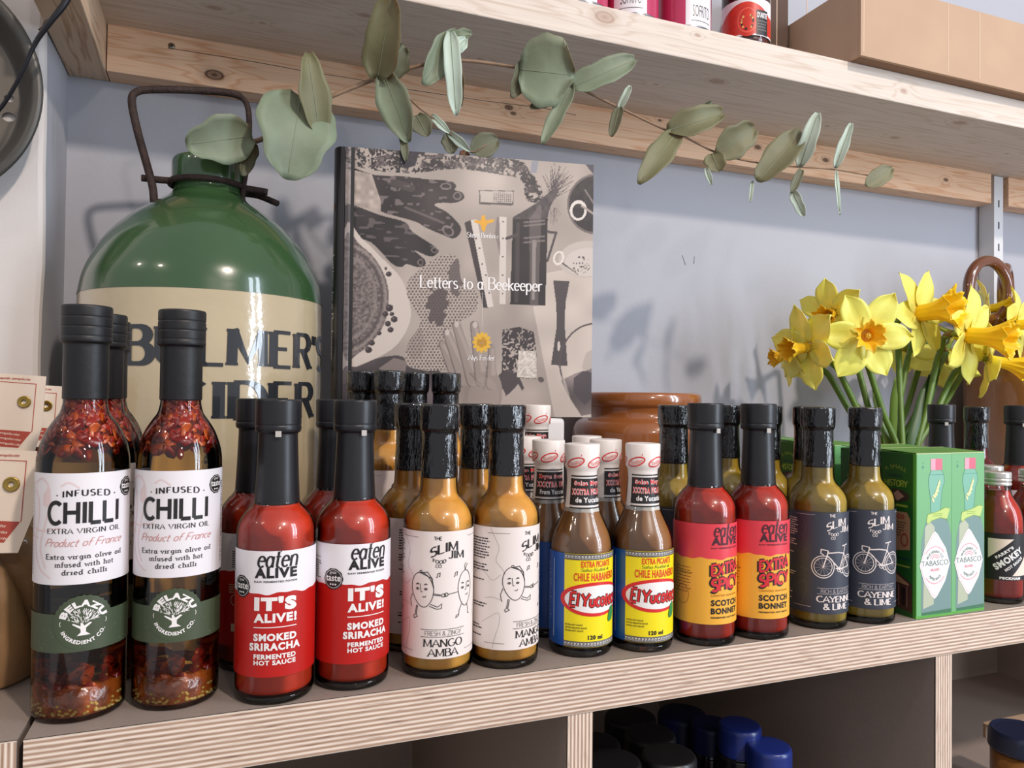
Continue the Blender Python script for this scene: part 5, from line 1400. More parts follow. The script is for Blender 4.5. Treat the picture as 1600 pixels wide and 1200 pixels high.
def spm(s, t, off):
    y = .0105 - t; k = math.acos(max(-1, min(1, 1 - 2 * y / TH))); return (-.0005 - .0105 * math.sin(k) ** .6 - off, y - off, BH * .60 - s)
a.emit(mb, spm, base=.0004); a = Art(); a.disc(0, 0, .0016, .004, M_('gold_foil', 'b8862a', .4, metal=.6), 1, n=16, rings=2)
a.emit(mb, lambda s, t, off: spm(t + .0, .003 + s, off)[0:2] + (BH * .78 + t,), base=.0004)
mb.build('spine', book)
mb = MB(); box(mb, 0, BW, TH - .003, TH, 0, BH, blk); mb.build('back_cover', book)
mb = MB(); box(mb, 0, BW, 0.0002, .003, 0, BH, blk); box(mb, .002, BW - .004, .003, TH - .003, .003, BH - .003, M_('cream_page_block', 'd8d0c4', .8, var=.1, stretch=(1, 900, 1))); mb.build('pages', book)

# ------------------------------------------------------------------ brown glazed pot behind the white box
px = colY(1001, .792)
tan = M_('tan_salt_glaze', '9a5b30', .22, coat=1.0, var=.12, vscale=12, bump=.15, bscale=40)
pot = empty('stoneware_pot', (px, .794, 0)); tag(pot, 'squat tan brown glazed pot with rolled rim by the wall, right of the book', 'pot')
mb = MB(); pz = onY(1001, 612, .74).z - .0005
lathe(mb, rounded([(0, 0), (.066, 0), (.072, .006), (.080, .05), (.082, .10), (.0815, pz - .044), (.0770, pz - .035), (.0690, pz - .031), (.0672, pz - .024), (.0690, pz - .017)], 4, .004), tan, 96); mb.build('pot_body', pot)
mb = MB(); lathe(mb, rounded([(.0690, pz - .0175), (.0730, pz - .015), (.0740, pz - .008), (.0725, pz - .002), (.069, pz), (.062, pz - .001), (.060, pz - .03), (.060, .01), (0, .01)], 4, .004), tan, 96); mb.build('rolled_rim', pot)

# ------------------------------------------------------------------ brown jug with looped handles at the far right
bg_ = M_('chestnut_brown_glaze', '6e3f25', .16, coat=1.0, var=.12, vscale=14)
bjY = .752; bjx = 1.172
bj = empty('brown_jug', (bjx, bjY, 0)); tag(bj, 'chestnut brown glazed jug with looped ear handles, standing behind the daffodils at the right edge', 'jug')
bodym = M_('ochre_brown_glaze', 'a06c40', .2, coat=1.0, var=.15, vscale=10)
mb = MB(); lathe(mb, rounded([(0, 0), (.100, 0), (.106, .005), (.116, .05), (.118, .12), (.118, .21), (.113, .240), (.098, .268), (.072, .290), (.046, .302), (.036, .315), (.033, .360), (.037, .366), (.037, .374), (.033, .378), (.028, .374), (.028, .32), (0, .31)], 4, .006), bodym, 96); mb.build('jug_body', bj)
hc_ = onY(1545, 452, .745)
for k, (cx, cy, ry) in enumerate(((hc_.x, .745, 0), (hc_.x + .078, .775, 30))):
    mb = MB(); pts = []
    for i in range(40):
        an = 2 * PI * i / 40; pts.append(Vector((.0405 * math.cos(an) * math.cos(R_(ry)) * 1.0 + cx - bjx, .0405 * math.cos(an) * math.sin(R_(ry)) + cy - bjY, hc_.z - .002 + .0425 * math.sin(an))))
    tube(mb, pts, .0078, bg_, 14, closed=True); 
    tube(mb, crom([(cx - bjx + .006, cy - bjY, hc_.z - .042), (cx - bjx + .030, cy - bjY, hc_.z - .056), (cx - bjx + .062, cy - bjY, hc_.z - .066), (cx - bjx + .085, cy - bjY, hc_.z - .080)], 4), .0095, bg_, 12)
    mb.build('looped_handle', bj)

# ================================================================== EUCALYPTUS BRANCH
sage = M_('sage_leaf', '77846d', .55, var=.14, vscale=30, bump=.2, bscale=90, sss=.08)
olive = M_('olive_leaf', '6d6d4e', .55, var=.14, vscale=30, bump=.2, bscale=90, sss=.08)
mint = M_('pale_mint_leaf', 'b6c6b8', .5, var=.10, vscale=30, sss=.08)
dusk = M_('dusky_leaf', '60634d', .6, var=.15, vscale=30, sss=.05)
vein = M_('leaf_vein', '8f9880', .6)
twig = M_('brown_twig', '8a6f58', .6, var=.2, vscale=80)
LY = lambda x: .728 - (x - 395) * .000085 if x < 1127 else .666 - (x - 1127) * .00025
euc = empty('eucalyptus_branch', tuple(onY(700, 97, LY(700))))
tag(euc, 'dried eucalyptus branch with round grey green leaves reaching from the jug neck across the wall', 'branch')
eo = euc.location.copy()
def etube(pts, rads, name):
    mb = MB(); P = crom([Vector(p) - eo for p in pts], 5)
    rr = [rads[0] + (rads[1] - rads[0]) * i / (len(P) - 1) for i in range(len(P))]; tube(mb, P, rr, twig, 8); return mb.build(name, euc)
stem = [(393, 223), (419, 212), (462, 175), (519, 150), (587, 123), (631, 109), (681, 97), (712, 94), (759, 98), (809, 106), (850, 116), (893, 132), (936, 153), (967, 168), (1040, 203), (1064, 211), (1118, 238), (1160, 250), (1211, 258), (1250, 261), (1304, 265), (1362, 275)]
etube([onY(x, y, LY(x)) for x, y in stem], (.0024, .0007), 'stem')
etube([onY(x, y, LY(x) - .004) for x, y in ((608, 118), (650, 164), (672, 181), (700, 206), (734, 237), (760, 226))], (.0011, .0006), 'side_twig')

def leaf(b, t, wpx, mat, roll=0.0, cup=.25, bend=.05, dY=(0, 0), shape=.84, pw=.46, fold=0.0, twist=0.0):
    P0 = onY(b[0], b[1], LY(b[0]) + dY[0] - .002); P1 = onY(t[0], t[1], LY(b[0]) + dY[1] - .002)
    ax = P1 - P0; L = ax.length; ax.normalize()
    vw = (CAM - (P0 + P1) * .5); dep = vw.dot(-FW); vw.normalize()
    wd = ax.cross(vw).normalized(); nr = wd.cross(ax).normalized()
    if nr.dot(vw) < 0: nr = -nr
    hw = wpx * .5 * abs(dep) / F_PX; nt_, ns = 14, 8; vs = []; fs = []; ves = []
    for i in range(nt_ + 1):
        q = i / nt_; ro = R_(roll + twist * (q - .5)); w_ = wd * math.cos(ro) + nr * math.sin(ro); n_ = nr * math.cos(ro) - wd * math.sin(ro)
        h = hw * max(.03, math.sin(PI * min(.985, max(.015, q)) ** shape) ** pw) * (1 + .07 * math.sin(q * 9 + b[0]) + .05 * math.sin(q * 17 + b[1]))
        c = P0 + ax * (L * q) + nr * (bend * L * math.sin(PI * q))
        for j in range(ns + 1):
            s = -1 + 2 * j / ns
            rip = .05 * math.sin(s * 5 + q * 9)
            vs.append(c + w_ * (h * s * (1 - fold * .25 * abs(s))) + n_ * (hw * (cup * s * s + fold * abs(s) + rip * abs(s) * .6)) - eo)
        ves.append(c + n_ * .0003 - eo)
    m_ = ns + 1
    for i in range(nt_):
        for j in range(ns): a_ = i * m_ + j; fs.append((a_, a_ + 1, a_ + m_ + 1, a_ + m_))
    mb = MB(); mb.add(vs, fs, mat, True)
    tube(mb, ves[:-1], [.00032 * (1 - i / nt_) + .00008 for i in range(nt_)], vein, 5)
    o = mb.build('leaf', euc); sd = o.modifiers.new('thickness', 'SOLIDIFY'); sd.thickness = .0004; return o
LV = [
 ((394, 212), (290, 226), 72, sage, 0, .25, .06, (-.006, -.016)), ((396, 224), (377, 274), 26, dusk, 25, .3, .05, (.004, -.004)),
 ((470, 150), (449, 281), 118, sage, 8, .20, .12, (-.004, -.018)), ((500, 213), (481, 83), 48, olive, -20, .30, .08, (-.010, -.016)),
 ((590, 124), (612, -8), 58, olive, 15, .35, .06, (-.006, -.045)), ((600, 118), (630, 70), 50, dusk, -25, .3, .05, (0, -.01)),
 ((600, 115), (640, 222), 52, sage, -15, .30, .06, (-.006, -.016)), ((628, 190), (634, 252), 14, dusk, 0, .3, 0, (-.006, -.016)),
 ((651, 180), (668, 213), 34, dusk, 10, .2, .05, (0, -.006)), ((714, 52), (660, 132), 46, sage, 15, .3, .06, (0, -.006)), ((706, 60), (737, 54), 22, sage, 40, .5, .1, (-.004, -.008)),
 ((704, 50), (713, 181), 28, mint, 0, .3, .06, (-.012, -.014)), ((706, 84), (728, 60), 22, mint, 10, .3, .05, (-.012, -.014)), ((714, 100), (721, 166), 22, olive, -30, .3, .06, (-.004, -.004)),
 ((674, 180), (702, 208), 13, mint, 10, .3, .1, (0, -.008)), ((700, 206), (735, 236), 14, mint, -10, .3, .1, (0, -.008)),
 ((702, 208), (706, 240), 27, dusk, 0, .2, .02, (0, 0)), ((734, 237), (778, 218), 40, dusk, 10, .2, .05, (0, -.004), 1.1, .6), ((728, 236), (722, 252), 16, M_('russet_leaf', '7d5238', .6), 0, .2, 0, (.004, .004)),
 ((812, 108), (897, 118), 112, sage, 10, .22, .10, (-.004, -.022), .8, .6), ((822, 95), (798, 152), 30, dusk, 30, .3, .06, (.004, 0)), ((886, 142), (828, 168), 22, dusk, 0, .3, .05, (.004, 0)),
 ((893, 135), (848, 226), 26, sage, -20, .3, .06, (0, -.012)), ((893, 137), (992, 93), 42, sage, 20, .3, .08, (-.002, -.020)),
 ((968, 170), (985, 134), 13, mint, 20, .3, .05, (0, -.006)), ((968, 168), (956, 214), 19, dusk, -20, .3, .05, (0, -.006)),
 ((1042, 205), (1129, 177), 44, olive, 20, .4, .14, (0, -.014)), ((1072, 208), (1112, 160), 30, dusk, -20, .5, .1, (.003, -.008)), ((1058, 206), (998, 288), 40, olive, -10, .25, .08, (0, -.014)),
 ((1118, 240), (1178, 200), 50, olive, -12, .30, .10, (0, -.010)), ((1112, 240), (1124, 268), 34, olive, 10, .2, .05, (0, -.006)), ((1103, 262), (1112, 289), 9, mint, 0, .3, .05, (0, -.004)),
 ((1184, 284), (1252, 206), 46, olive, 12, .35, .08, (-.004, -.010)), ((1176, 283), (1172, 316), 6, mint, 0, .3, .05, (0, -.004)),
 ((1250, 261), (1278, 177), 27, mint, 12, .3, .08, (0, -.010)), ((1252, 265), (1236, 302), 14, dusk, 10, .3, .05, (0, -.002)), ((1238, 298), (1256, 338), 17, mint, 0, .3, .05, (0, -.004)),
 ((1305, 263), (1330, 193), 16, mint, 0, .4, .06, (0, -.008)), ((1306, 266), (1312, 336), 7, mint, 30, .3, .06, (0, -.004)),
 ((1352, 290), (1394, 263), 30, olive, 0, .2, .04, (0, -.006), .9, .6),
]
for L_ in LV: leaf(*L_)

# ================================================================== DAFFODILS IN A VASE
pet = M_('pale_yellow_petal', 'fbec70', .45, var=.06, vscale=60, sss=.25, bump=.25, bscale=60)
trm = M_('golden_trumpet', 'ffc814', .42, var=.08, vscale=60, sss=.25, bump=.3, bscale=120)
tro = M_('orange_trumpet', 'ffc028', .42, var=.08, vscale=60, sss=.2, bump=.3, bscale=120)
stm = M_('green_flower_stem', '5c7a2c', .42, var=.12, vscale=40, sss=.1)
stm2 = M_('dark_green_leaf_blade', '31521f', .45, var=.15, vscale=30)
sth = M_('papery_brown_spathe', '9a7a4c', .7, var=.2)
VX, VY = colY(1402, .715), .715
vase = empty('vase', (VX, VY, 0)); tag(vase, 'clear glass vase holding the daffodils, hidden low behind the green cartons', 'vase')
vg = shell_glass('vase_glass', (.90, .96, .93))
mb = MB(); lathe(mb, rounded([(0, 0), (.030, 0), (.034, .004), (.036, .05), (.034, .085), (.030, .100), (.032, .108), (.0300, .108), (.028, .100), (.032, .085), (.034, .05), (.032, .008), (0, .006)], 3, .002), vg, 56); mb.build('vase_body', vase)
mb = MB(); lathe(mb, [(0, .008), (.0315, .009), (.0335, .05), (.0320, .080), (0, .080)], M_('vase_water', 'e8f2ee', 0, trans=1.0, ior=1.33), 48); mb.build('water', vase)
G_D = 'daffodils in the vase'
def daffodil(cpx, Y, facing, sc_, label, tmat=trm, tl=.036, tr=.0165, spin=0.0, back=0.0, petal_len=None, pl_tilt=None, stem=None, seed=1, stem_r=.0040):
    r = random.Random(seed)
    c = onY(cpx[0], cpx[1], Y); N = (RT * facing[0] - FW * facing[1] + UP * facing[2]).normalized()
    t = empty('daffodil', tuple(c)); tag(t, label, 'flower', G_D)
    U_ = (UP - N * UP.dot(N)).normalized() if abs(UP.dot(N)) < .95 else (RT - N * RT.dot(N)).normalized(); V_ = N.cross(U_)
    for k in range(6):
        an = R_(spin) + k * PI / 3; d = U_ * math.cos(an) + V_ * math.sin(an); wv = N.cross(d)
        L = .053 * sc_ * (petal_len[k] if petal_len else r.uniform(.93, 1.05)); Wd = .0182 * sc_ * r.uniform(.92, 1.08)
        tilt = (pl_tilt[k] if pl_tilt else r.uniform(-.12, .16)) + back; layer = .0008 * (k % 2)
        vs = []; fs = []; n1, n2 = 14, 8; tw = r.uniform(-.35, .35)
        for i in range(n1 + 1):
            q = i / n1; h = Wd * (.34 + .66 * math.sin(PI * q ** .82) ** .75) * (1 if q < .72 else max(.02, 1 - ((q - .72) / .28) ** 1.7))
            ctr = d * (.006 * sc_ + L * q) + N * (tilt * L * q * q + .003 * math.sin(PI * q) - .001 - layer)
            ww = wv * math.cos(tw * q) + N * math.sin(tw * q)
            for j in range(n2 + 1):
                s = -1 + 2 * j / n2
                vs.append(ctr + ww * (h * s) + N * (.0026 * sc_ * (abs(s) ** 1.6) * (1 - .4 * q) - .0012 * math.exp(-(s / .16) ** 2) + .0009 * math.sin(3 * s + 7 * q + k)))
        for i in range(n1):
            for j in range(n2): a_ = i * (n2 + 1) + j; fs.append((a_, a_ + 1, a_ + n2 + 2, a_ + n2 + 1))
        mb = MB(); mb.add(vs, fs, pet, True); o = mb.build('petal', t); sd = o.modifiers.new('thickness', 'SOLIDIFY'); sd.thickness = .0005
    # trumpet with frilled mouth
    vs = []; fs = []; n = 72; rows = 14; TL = tl * sc_; TR = tr * sc_
    for i in range(rows + 1):
        q = i / rows; rad = TR * (.44 + .10 * q + .46 * max(0, (q - .35) / .65) ** 1.6); zz = TL * q
        fr = max(0, q - .55) / .45
        for k in range(n):
            an = 2 * PI * k / n; ruf = fr * (.13 * math.sin(an * 6 + 1) + .10 * math.sin(an * 11 + 2) + .06 * math.sin(an * 23)) + .02 * math.sin(an * 12)
            rr = rad * (1 + ruf); vs.append(U_ * (rr * math.cos(an)) + V_ * (rr * math.sin(an)) + N * (zz + TL * .05 * fr * math.sin(an * 9 + 1)))
    for i in range(rows):
        for k in range(n): l = (k + 1) % n; fs.append((i * n + k, i * n + l, (i + 1) * n + l, (i + 1) * n + k))
    mb = MB(); mb.add(vs, fs, tmat, True); o = mb.build('trumpet', t); sd = o.modifiers.new('thickness', 'SOLIDIFY'); sd.thickness = .0005
    mb = MB(); mb.add([U_ * (.46 * TR * math.cos(2 * PI * k / 20)) + V_ * (.46 * TR * math.sin(2 * PI * k / 20)) + N * .001 for k in range(20)], [tuple(range(20))], tro)
    for k in range(6):
        an = k * PI / 3; b = U_ * math.cos(an) + V_ * math.sin(an)
        tube(mb, [b * .0012 + N * .001, b * .0022 + N * (TL * .55)], .0007, M_('pale_stamen', 'f3e6a0', .5), 6); lathe(mb, [(0, -.002), (.0010, 0), (0, .002)], tro, 6, M=Matrix.Translation(b * .0022 + N * (TL * .60)))
    tube(mb, [N * .001, N * (TL * .72)], .0008, M_('pale_stamen', 'f3e6a0', .5), 6); mb.build('stamens', t)
    # green tube behind the flower, papery spathe, and the stem into the vase
    b0 = -N * .002; b1 = -N * .020; b2 = -N * .030 + Vector((0, 0, -.006))
    mb = MB(); tube(mb, [b0, b1, b2], [.0042, .0030, .0040], M_('green_flower_tube', '9aa83a', .5), 10); mb.build('flower_tube', t)
    mb = MB(); tube(mb, crom([b1, b2 + Vector((0, 0, .002)), b2 + Vector((.002, 0, -.018))], 3), [.0046 * (1 - .12 * i) for i in range(7)], sth, 8); mb.build('spathe', t)
    sx = stem or (r.uniform(-.014, .014), r.uniform(-.012, .012))
    foot = Vector((VX + sx[0] * .8, VY + sx[1] * .8, .012)) - c; neck = Vector((VX + sx[0] * 1.2, VY + sx[1], .105)) - c
    mid_ = b2 + (neck - b2) * .25 + Vector((0, 0, .006))
    mb = MB(); P = crom([b2, b2 + (mid_ - b2) * .5 + Vector((0, 0, -.002)), mid_, b2 + (neck - b2) * .62, neck, foot], 6); tube(mb, P, stem_r, stm, 10); mb.build('stem', t)
    return t
D = daffodil
D((1262, 543), .735, (-.88, .42, -.10), .92, 'daffodil at the left edge of the bunch, orange trumpet pointing left in side view', tro, .040, .0150, 12, pl_tilt=[.1, .25, .0, .1, .3, .1], stem=(-.020, 0), seed=2)
D((1238, 556), .765, (-.95, .10, -.10), .70, 'daffodil half hidden behind the leftmost one, its trumpet tip showing furthest left', tro, .040, .0150, 40, stem=(-.018, .008), seed=12)
D((1300, 490), .760, (-.70, .62, -.25), .84, 'daffodil above the leftmost bloom, ruffled orange trumpet facing left, tucked behind the open one', tro, .030, .0170, 5, stem=(-.012, .010), seed=3)
D((1352, 524), .700, (-.10, .97, -.10), 1.0, 'wide open daffodil facing straight out, six petals spread round an orange cup', tro, .020, .0175, 28, stem=(-.006, -.010), seed=4, pl_tilt=[.05] * 6)
D((1436, 490), .715, (.52, .84, .10), 1.06, 'daffodil in the middle of the bunch, big golden trumpet pointing right and up', trm, .046, .0225, -22, stem=(.004, -.004), seed=5, pl_tilt=[.10, .05, .05, .0, .0, .1])
D((1512, 524), .690, (.58, .80, -.12), 1.08, 'daffodil in front right of centre, long golden trumpet pointing right', trm, .048, .0215, 8, stem=(.016, -.010), seed=6, pl_tilt=[.0, .05, .05, .1, .0, .0])
D((1545, 562), .700, (.85, .40, -.25), .90, 'low daffodil with deep yellow trumpet flaring to the right, petals hanging down', trm, .050, .0165, 0, stem=(.022, -.002), seed=7, pl_tilt=[-.4, -.3, .2, .1, .2, -.3])
D((1540, 484), .765, (.80, .50, .15), .82, 'daffodil behind, before the handle loop, two pale petals standing up', trm, .040, .0160, 14, stem=(.018, .012), seed=8)
D((1588, 508), .725, (.60, .78, .0), .95, 'daffodil at the right edge of the picture with one petal standing upright', trm, .036, .0160, 6, stem=(.024, .006), seed=9)
D((1490, 522), .775, (.55, .30, -.35), .85, 'daffodil low behind the middle bloom, only lower petals and a bit of trumpet showing', trm, .030, .0160, 30, stem=(.006, .016), seed=10)
D((1415, 548), .770, (.05, -.60, -.55), .85, 'daffodil turned away to the wall, seen from behind in shade under the middle bloom', trm, .030, .0160, 30, stem=(.000, .014), seed=11)
D((1475, 566), .775, (.25, -.60, -.55), .85, 'daffodil facing the wall below the right blooms, brownish shaded back showing', trm, .030, .0160, 0, stem=(.012, .016), seed=13)
# strap leaves
for k, (tx, ty, Y, w_, sx) in enumerate(((1452, 585, .722, .0085, .010), (1470, 560, .74, .0075, .014), (1362, 600, .735, .0055, -.010), (1330, 620, .745, .0050, -.014), (1398, 590, .70, .0050, .0))):
    P1 = onY(tx, ty, Y); P0 = Vector((VX + sx, VY + .004 * (k - 2), .012)); Pm = Vector((VX + sx * 1.6, VY + .004 * (k - 2), .115))
    mb = MB(); pts = crom([P0, Pm, Pm + (P1 - Pm) * .5 + Vector((0, 0, .006)), P1], 7); vs = []; fs = []
    for i, p in enumerate(pts):
        q = i / (len(pts) - 1); h = w_ * (.7 + .3 * math.sin(PI * q)) * (1 if q < .8 else max(.15, 1 - (q - .8) / .2))
        for s, dz in ((-1, .0015), (0, 0), (1, .0015)): vs.append(p - P0 + RT * (h * s) - FW * dz)
    for i in range(len(pts) - 1):
        for j in range(2): a_ = i * 3 + j; fs.append((a_, a_ + 1, a_ + 4, a_ + 3))
    mb.add(vs, fs, stm2 if k < 2 else stm, True); o = mb.build('strap_leaf', None); o.location = P0
    sd = o.modifiers.new('thickness', 'SOLIDIFY'); sd.thickness = .0008
    tag(o, ('broad dark green daffodil leaf leaning right in the bunch', 'second dark strap leaf leaning right behind the broad one', 'narrow green strap leaf leaning left among the stems',
            'thinnest green leaf at the left of the daffodil stems', 'upright narrow green leaf in the middle of the stems')[k], 'leaf', 'strap leaves in the vase')

# ================================================================== ON THE UPPER SHELF
z0 = UZ1
pinkm = M_('magenta_tin_print', 'b8325c', .3, coat=.3); whp = M_('white_tin_print', 'e6e2e6', .35); tinm = M_('tin_plate', 'b8b8bc', .25, metal=1.0)
def tin():
    t = empty('sofrito_tin'); R = .0305
    mb = MB(); lathe(mb, rounded([(0, .001), (.0295, .001), (.0295, 0), (.0308, 0), (.0308, .003), (R, .004), (R, .098), (.0308, .100), (.0308, .103), (.0295, .103), (.0295, .101), (0, .101)], 3, .0006), tinm, 64); mb.build('can', t)
    a = Art(); H = R * PI; a.band(-H, H, .0050, .0970, pinkm, 0, 80); a.band(-.0245, .0130, .0050, .052, whp, 1, 24)
    a.disc(-.0057, .052, .0085, .0070, whp, 1.5, n=32)
    a.text('SOFRITO', -.0165, .0150, .0065, .0280, ink, 3, -.01); gd = M_('gold_line_print', 'c9a55c', .5)
    a.circle(-.0100, .0340, .010, .006, .0008, gd, 3, 40, 140, 12); a.circle(-.0060, .0520, .0050, .0050, .0006, gd, 3)
    a.rect(-.0180, .0100, .0080, .0108, grey_ink, 3)
    for k in range(12): a.rect(.0200, .030 + k * .0016, .0240, .0308 + k * .0016, ink, 3, 1)
    a.rect(.0195, .028, .0245, .050, whp, 2)
    make_label('label', a, R, t, base=.0002); return t
tt = tin(); G_T = 'sofrito tins on the upper shelf'
yt_ = UY + .036
for i, (p_, al) in enumerate(((1068, 50), (985, 10), (905, 12))):
    t = tt if i == 0 else copy_tree(tt); place(t, onY(p_, 60, yt_).x, yt_, z0, al)
    tag(t, ('magenta tin beside the tomato jar with its white panel turned right', 'magenta and white tin with its lettering facing out, middle of the three tins', 'leftmost of the tins on the upper shelf, white side showing, cut by the top edge')[i], 'tin', G_T)
jr = empty('tomato_jar'); place(jr, onY(1165, 60, UY + .034).x, UY + .034, z0, 8); tag(jr, 'glass jar with a sliced tomato picture on its label, beside the cardboard box', 'jar')
mb = MB(); JP = [(0, .0010), (.024, 0), (.0268, .002), (.0278, .006), (.0278, .066)] + smooth_prof([(.0278, .066), (.0272, .074), (.0245, .080), (.0230, .084)], 4)[1:] + [(.0230, .094), (0, .095)]
lathe(mb, rounded(JP, 3, .001), glass, 56); mb.build('jar_glass', jr)
mb = MB(); lathe(mb, inner(JP, .0012, .004, .088), M_('brown_red_paste', '5c1c14', .35, coat=.4, var=.2), 48); mb.build('paste', jr)
a = Art(); H = .0278 * PI; a.band(-H, H, .010, .0530, whp, 0, 70); tr_ = M_('tomato_red_print', 'c9301f', .4, var=.15, vscale=200)
a.band(-H * .95, H * .95, .0120, lambda x: .030 + .0195 * max(.25, math.cos((x + .004) * 42)), tr_, 1, 60)
a.disc(-.0020, .028, .0150, .0190, tr_, 2, n=40, rings=6); a.circle(-.0020, .028, .0105, .0140, .0014, M_('tomato_flesh_print', 'e0584a', .4), 3)
r5 = random.Random(9)
for k in range(16):
    an = r5.uniform(0, 6.28); a.disc(-.002 + .0065 * math.cos(an), .026 + .0085 * math.sin(an), .0011, .0015, M_('tomato_seed_print', 'e2b060', .5) if k % 2 else ink, 4, n=10, rings=1)
a.rect(.0080, .0110, .0240, .0400, M_('black_print_panel', '231c1c', .4), 4)
a.text("D'ARTE", .0092, .0310, .0228, .0375, white_ink, 5, .04); small_lines(a, .0092, .0228, .0280, 4, .0034, grey_ink, .0016, 5, seed=43)
make_label('label', a, .0278, jr)
mb = MB(); lathe(mb, rounded([(.0232, .082), (.0250, .083), (.0252, .096), (.0240, .098), (0, .0975)], 3, .001), M_('black_jar_lid', '1c1a1c', .35), 56); mb.build('lid', jr)

kraft = M_('kraft_cardboard', 'b99a80', .75, var=.05, vscale=14, bump=.08, bscale=200); kraft2 = M_('dark_kraft_inside', '8a6a52', .8, var=.05, vscale=14)
def cbox(name, x0, x1, y0, y1, z0, h, label, lidded=False, rz=0.0, kraft=kraft):
    t = empty(name, (x0, y0, z0), rz); tag(t, label, 'box', 'cardboard boxes on the upper shelf'); th = .004; W_, D_ = x1 - x0, y1 - y0
    for nm, q in (('side_wall', (0, W_, 0, th)), ('side_wall', (0, W_, D_ - th, D_)), ('side_wall', (0, th, th, D_ - th)), ('side_wall', (W_ - th, W_, th, D_ - th))):
        mb = MB(); box(mb, q[0], q[1], q[2], q[3], 0, h, kraft)
        if q[2] == 0:
            fm_ = M_('pressed_board_crease', 'd2b9a2', .7)
            for xx in (.0035, W_ * .42, W_ * .44 + .05): box(mb, xx, xx + .0015, -.0004, .0002, .004, h - .002, fm_)
        mb.build(nm, t, .0012)
    mb = MB(); box(mb, th, W_ - th, th, D_ - th, 0, th, kraft2); mb.build('base', t)
    if lidded:
        mb = MB(); box(mb, 0, W_, 0, D_, h, h + .003, kraft); mb.build('closed_flap', t)
    return t
cx0 = onY(1345, 88, UY - .018).x
cbox('cardboard_box', cx0, cx0 + .34, UY - .018, UY + .135, z0, .092, 'open kraft cardboard tray jutting over the front edge of the upper shelf at the right')
cbox('cardboard_box', colY(1204, UY + .09), cx0 - .004, UY + .10, UY + .18, z0, .15, 'tall closed box coloured dark as shade at the back of the upper shelf behind the tomato jar', True, kraft=M_('brown_and_shaded_board', '5a463c', .8))  # dark board colour stands for the shade between jar and tray
cbx = onY(1546, 20, UY + .145).x
cbox('cardboard_box', cbx, cbx + .25, UY + .1375, UY + .186, z0, .19, 'dark upright cardboard box in the top right corner behind the open tray', True, kraft=M_('brown_and_shaded_board', '5a463c', .8))

# ================================================================== PAN HANGING ON THE LEFT WALL
steel = M_('blued_carbon_steel', '6d675f', .42, metal=.4, var=.2, vscale=14); dark_steel = M_('dark_pan_rim', '4f4d49', .42, metal=.3, var=.1)
pc_ = onY(-166, 120, .752); pan = empty('perforated_pan', (pc_.x, .776, pc_.z)); tag(pan, 'dark steel perforated roasting pan hanging on the white wall at the top left', 'pan')
M = Matrix.Rotation(R_(90), 4, 'X')
loops = [[Vector((.083 * math.cos(2 * PI * k / 72), .083 * math.sin(2 * PI * k / 72), 0)) for k in range(72)]]
for ix in range(-4, 5):
    for iy in range(-4, 5):
        hx_, hy_ = ix * .0180 + .0035, iy * .0165 + .002
        if math.hypot(hx_, hy_) < .0775: 
            rr_ = .0040 if iy % 2 == 0 else .0052
            loops.append([Vector((hx_ + rr_ * math.cos(-2 * PI * k / 14), hy_ + rr_ * .8 * math.sin(-2 * PI * k / 14), 0)) for k in range(14)])
tri = tessellate_polygon(loops); flat = [v_ for l_ in loops for v_ in l_]
mb = MB(); mb.add([(v_.x, -.0025, v_.y) for v_ in flat], [tuple(t_) for t_ in tri], steel); o = mb.build('perforated_base', pan); sd = o.modifiers.new('thickness', 'SOLIDIFY'); sd.thickness = .001
mb = MB(); lathe(mb, [(.083, .0025), (.086, .004), (.095, .024), (.0985, .030), (.102, .0315), (.1055, .031), (.1065, .0285), (.105, .026), (.100, .024), (.089, .002), (.0845, .0012), (.083, .0015)], dark_steel, 96, M=M); mb.build('pan_wall', pan)
mb = MB(); P = [onY(x, y, Y) - pan.location for x, y, Y in ((118, -40, .70), (103, 2, .700), (78, 35, .702), (56, 66, .706), (38, 105, .710), (20, 140, .715), (-2, 172, .720), (-40, 205, .726), (-90, 230, .735))]
P = crom(P, 5); tube(mb, P, [.0032 - .0016 * min(1, i / 18) for i in range(len(P))], M_('black_iron_handle', '242429', .35, metal=.5), 10); mb.build('bail_handle', pan)
mb = MB(); P = [onY(x, y, .712) - pan.location for x, y in ((60, 47), (66, 42), (70, 34), (76, 30), (80, 28))]; tube(mb, crom(P, 4), .0006, iron, 6); mb.build('twisted_wire', pan)

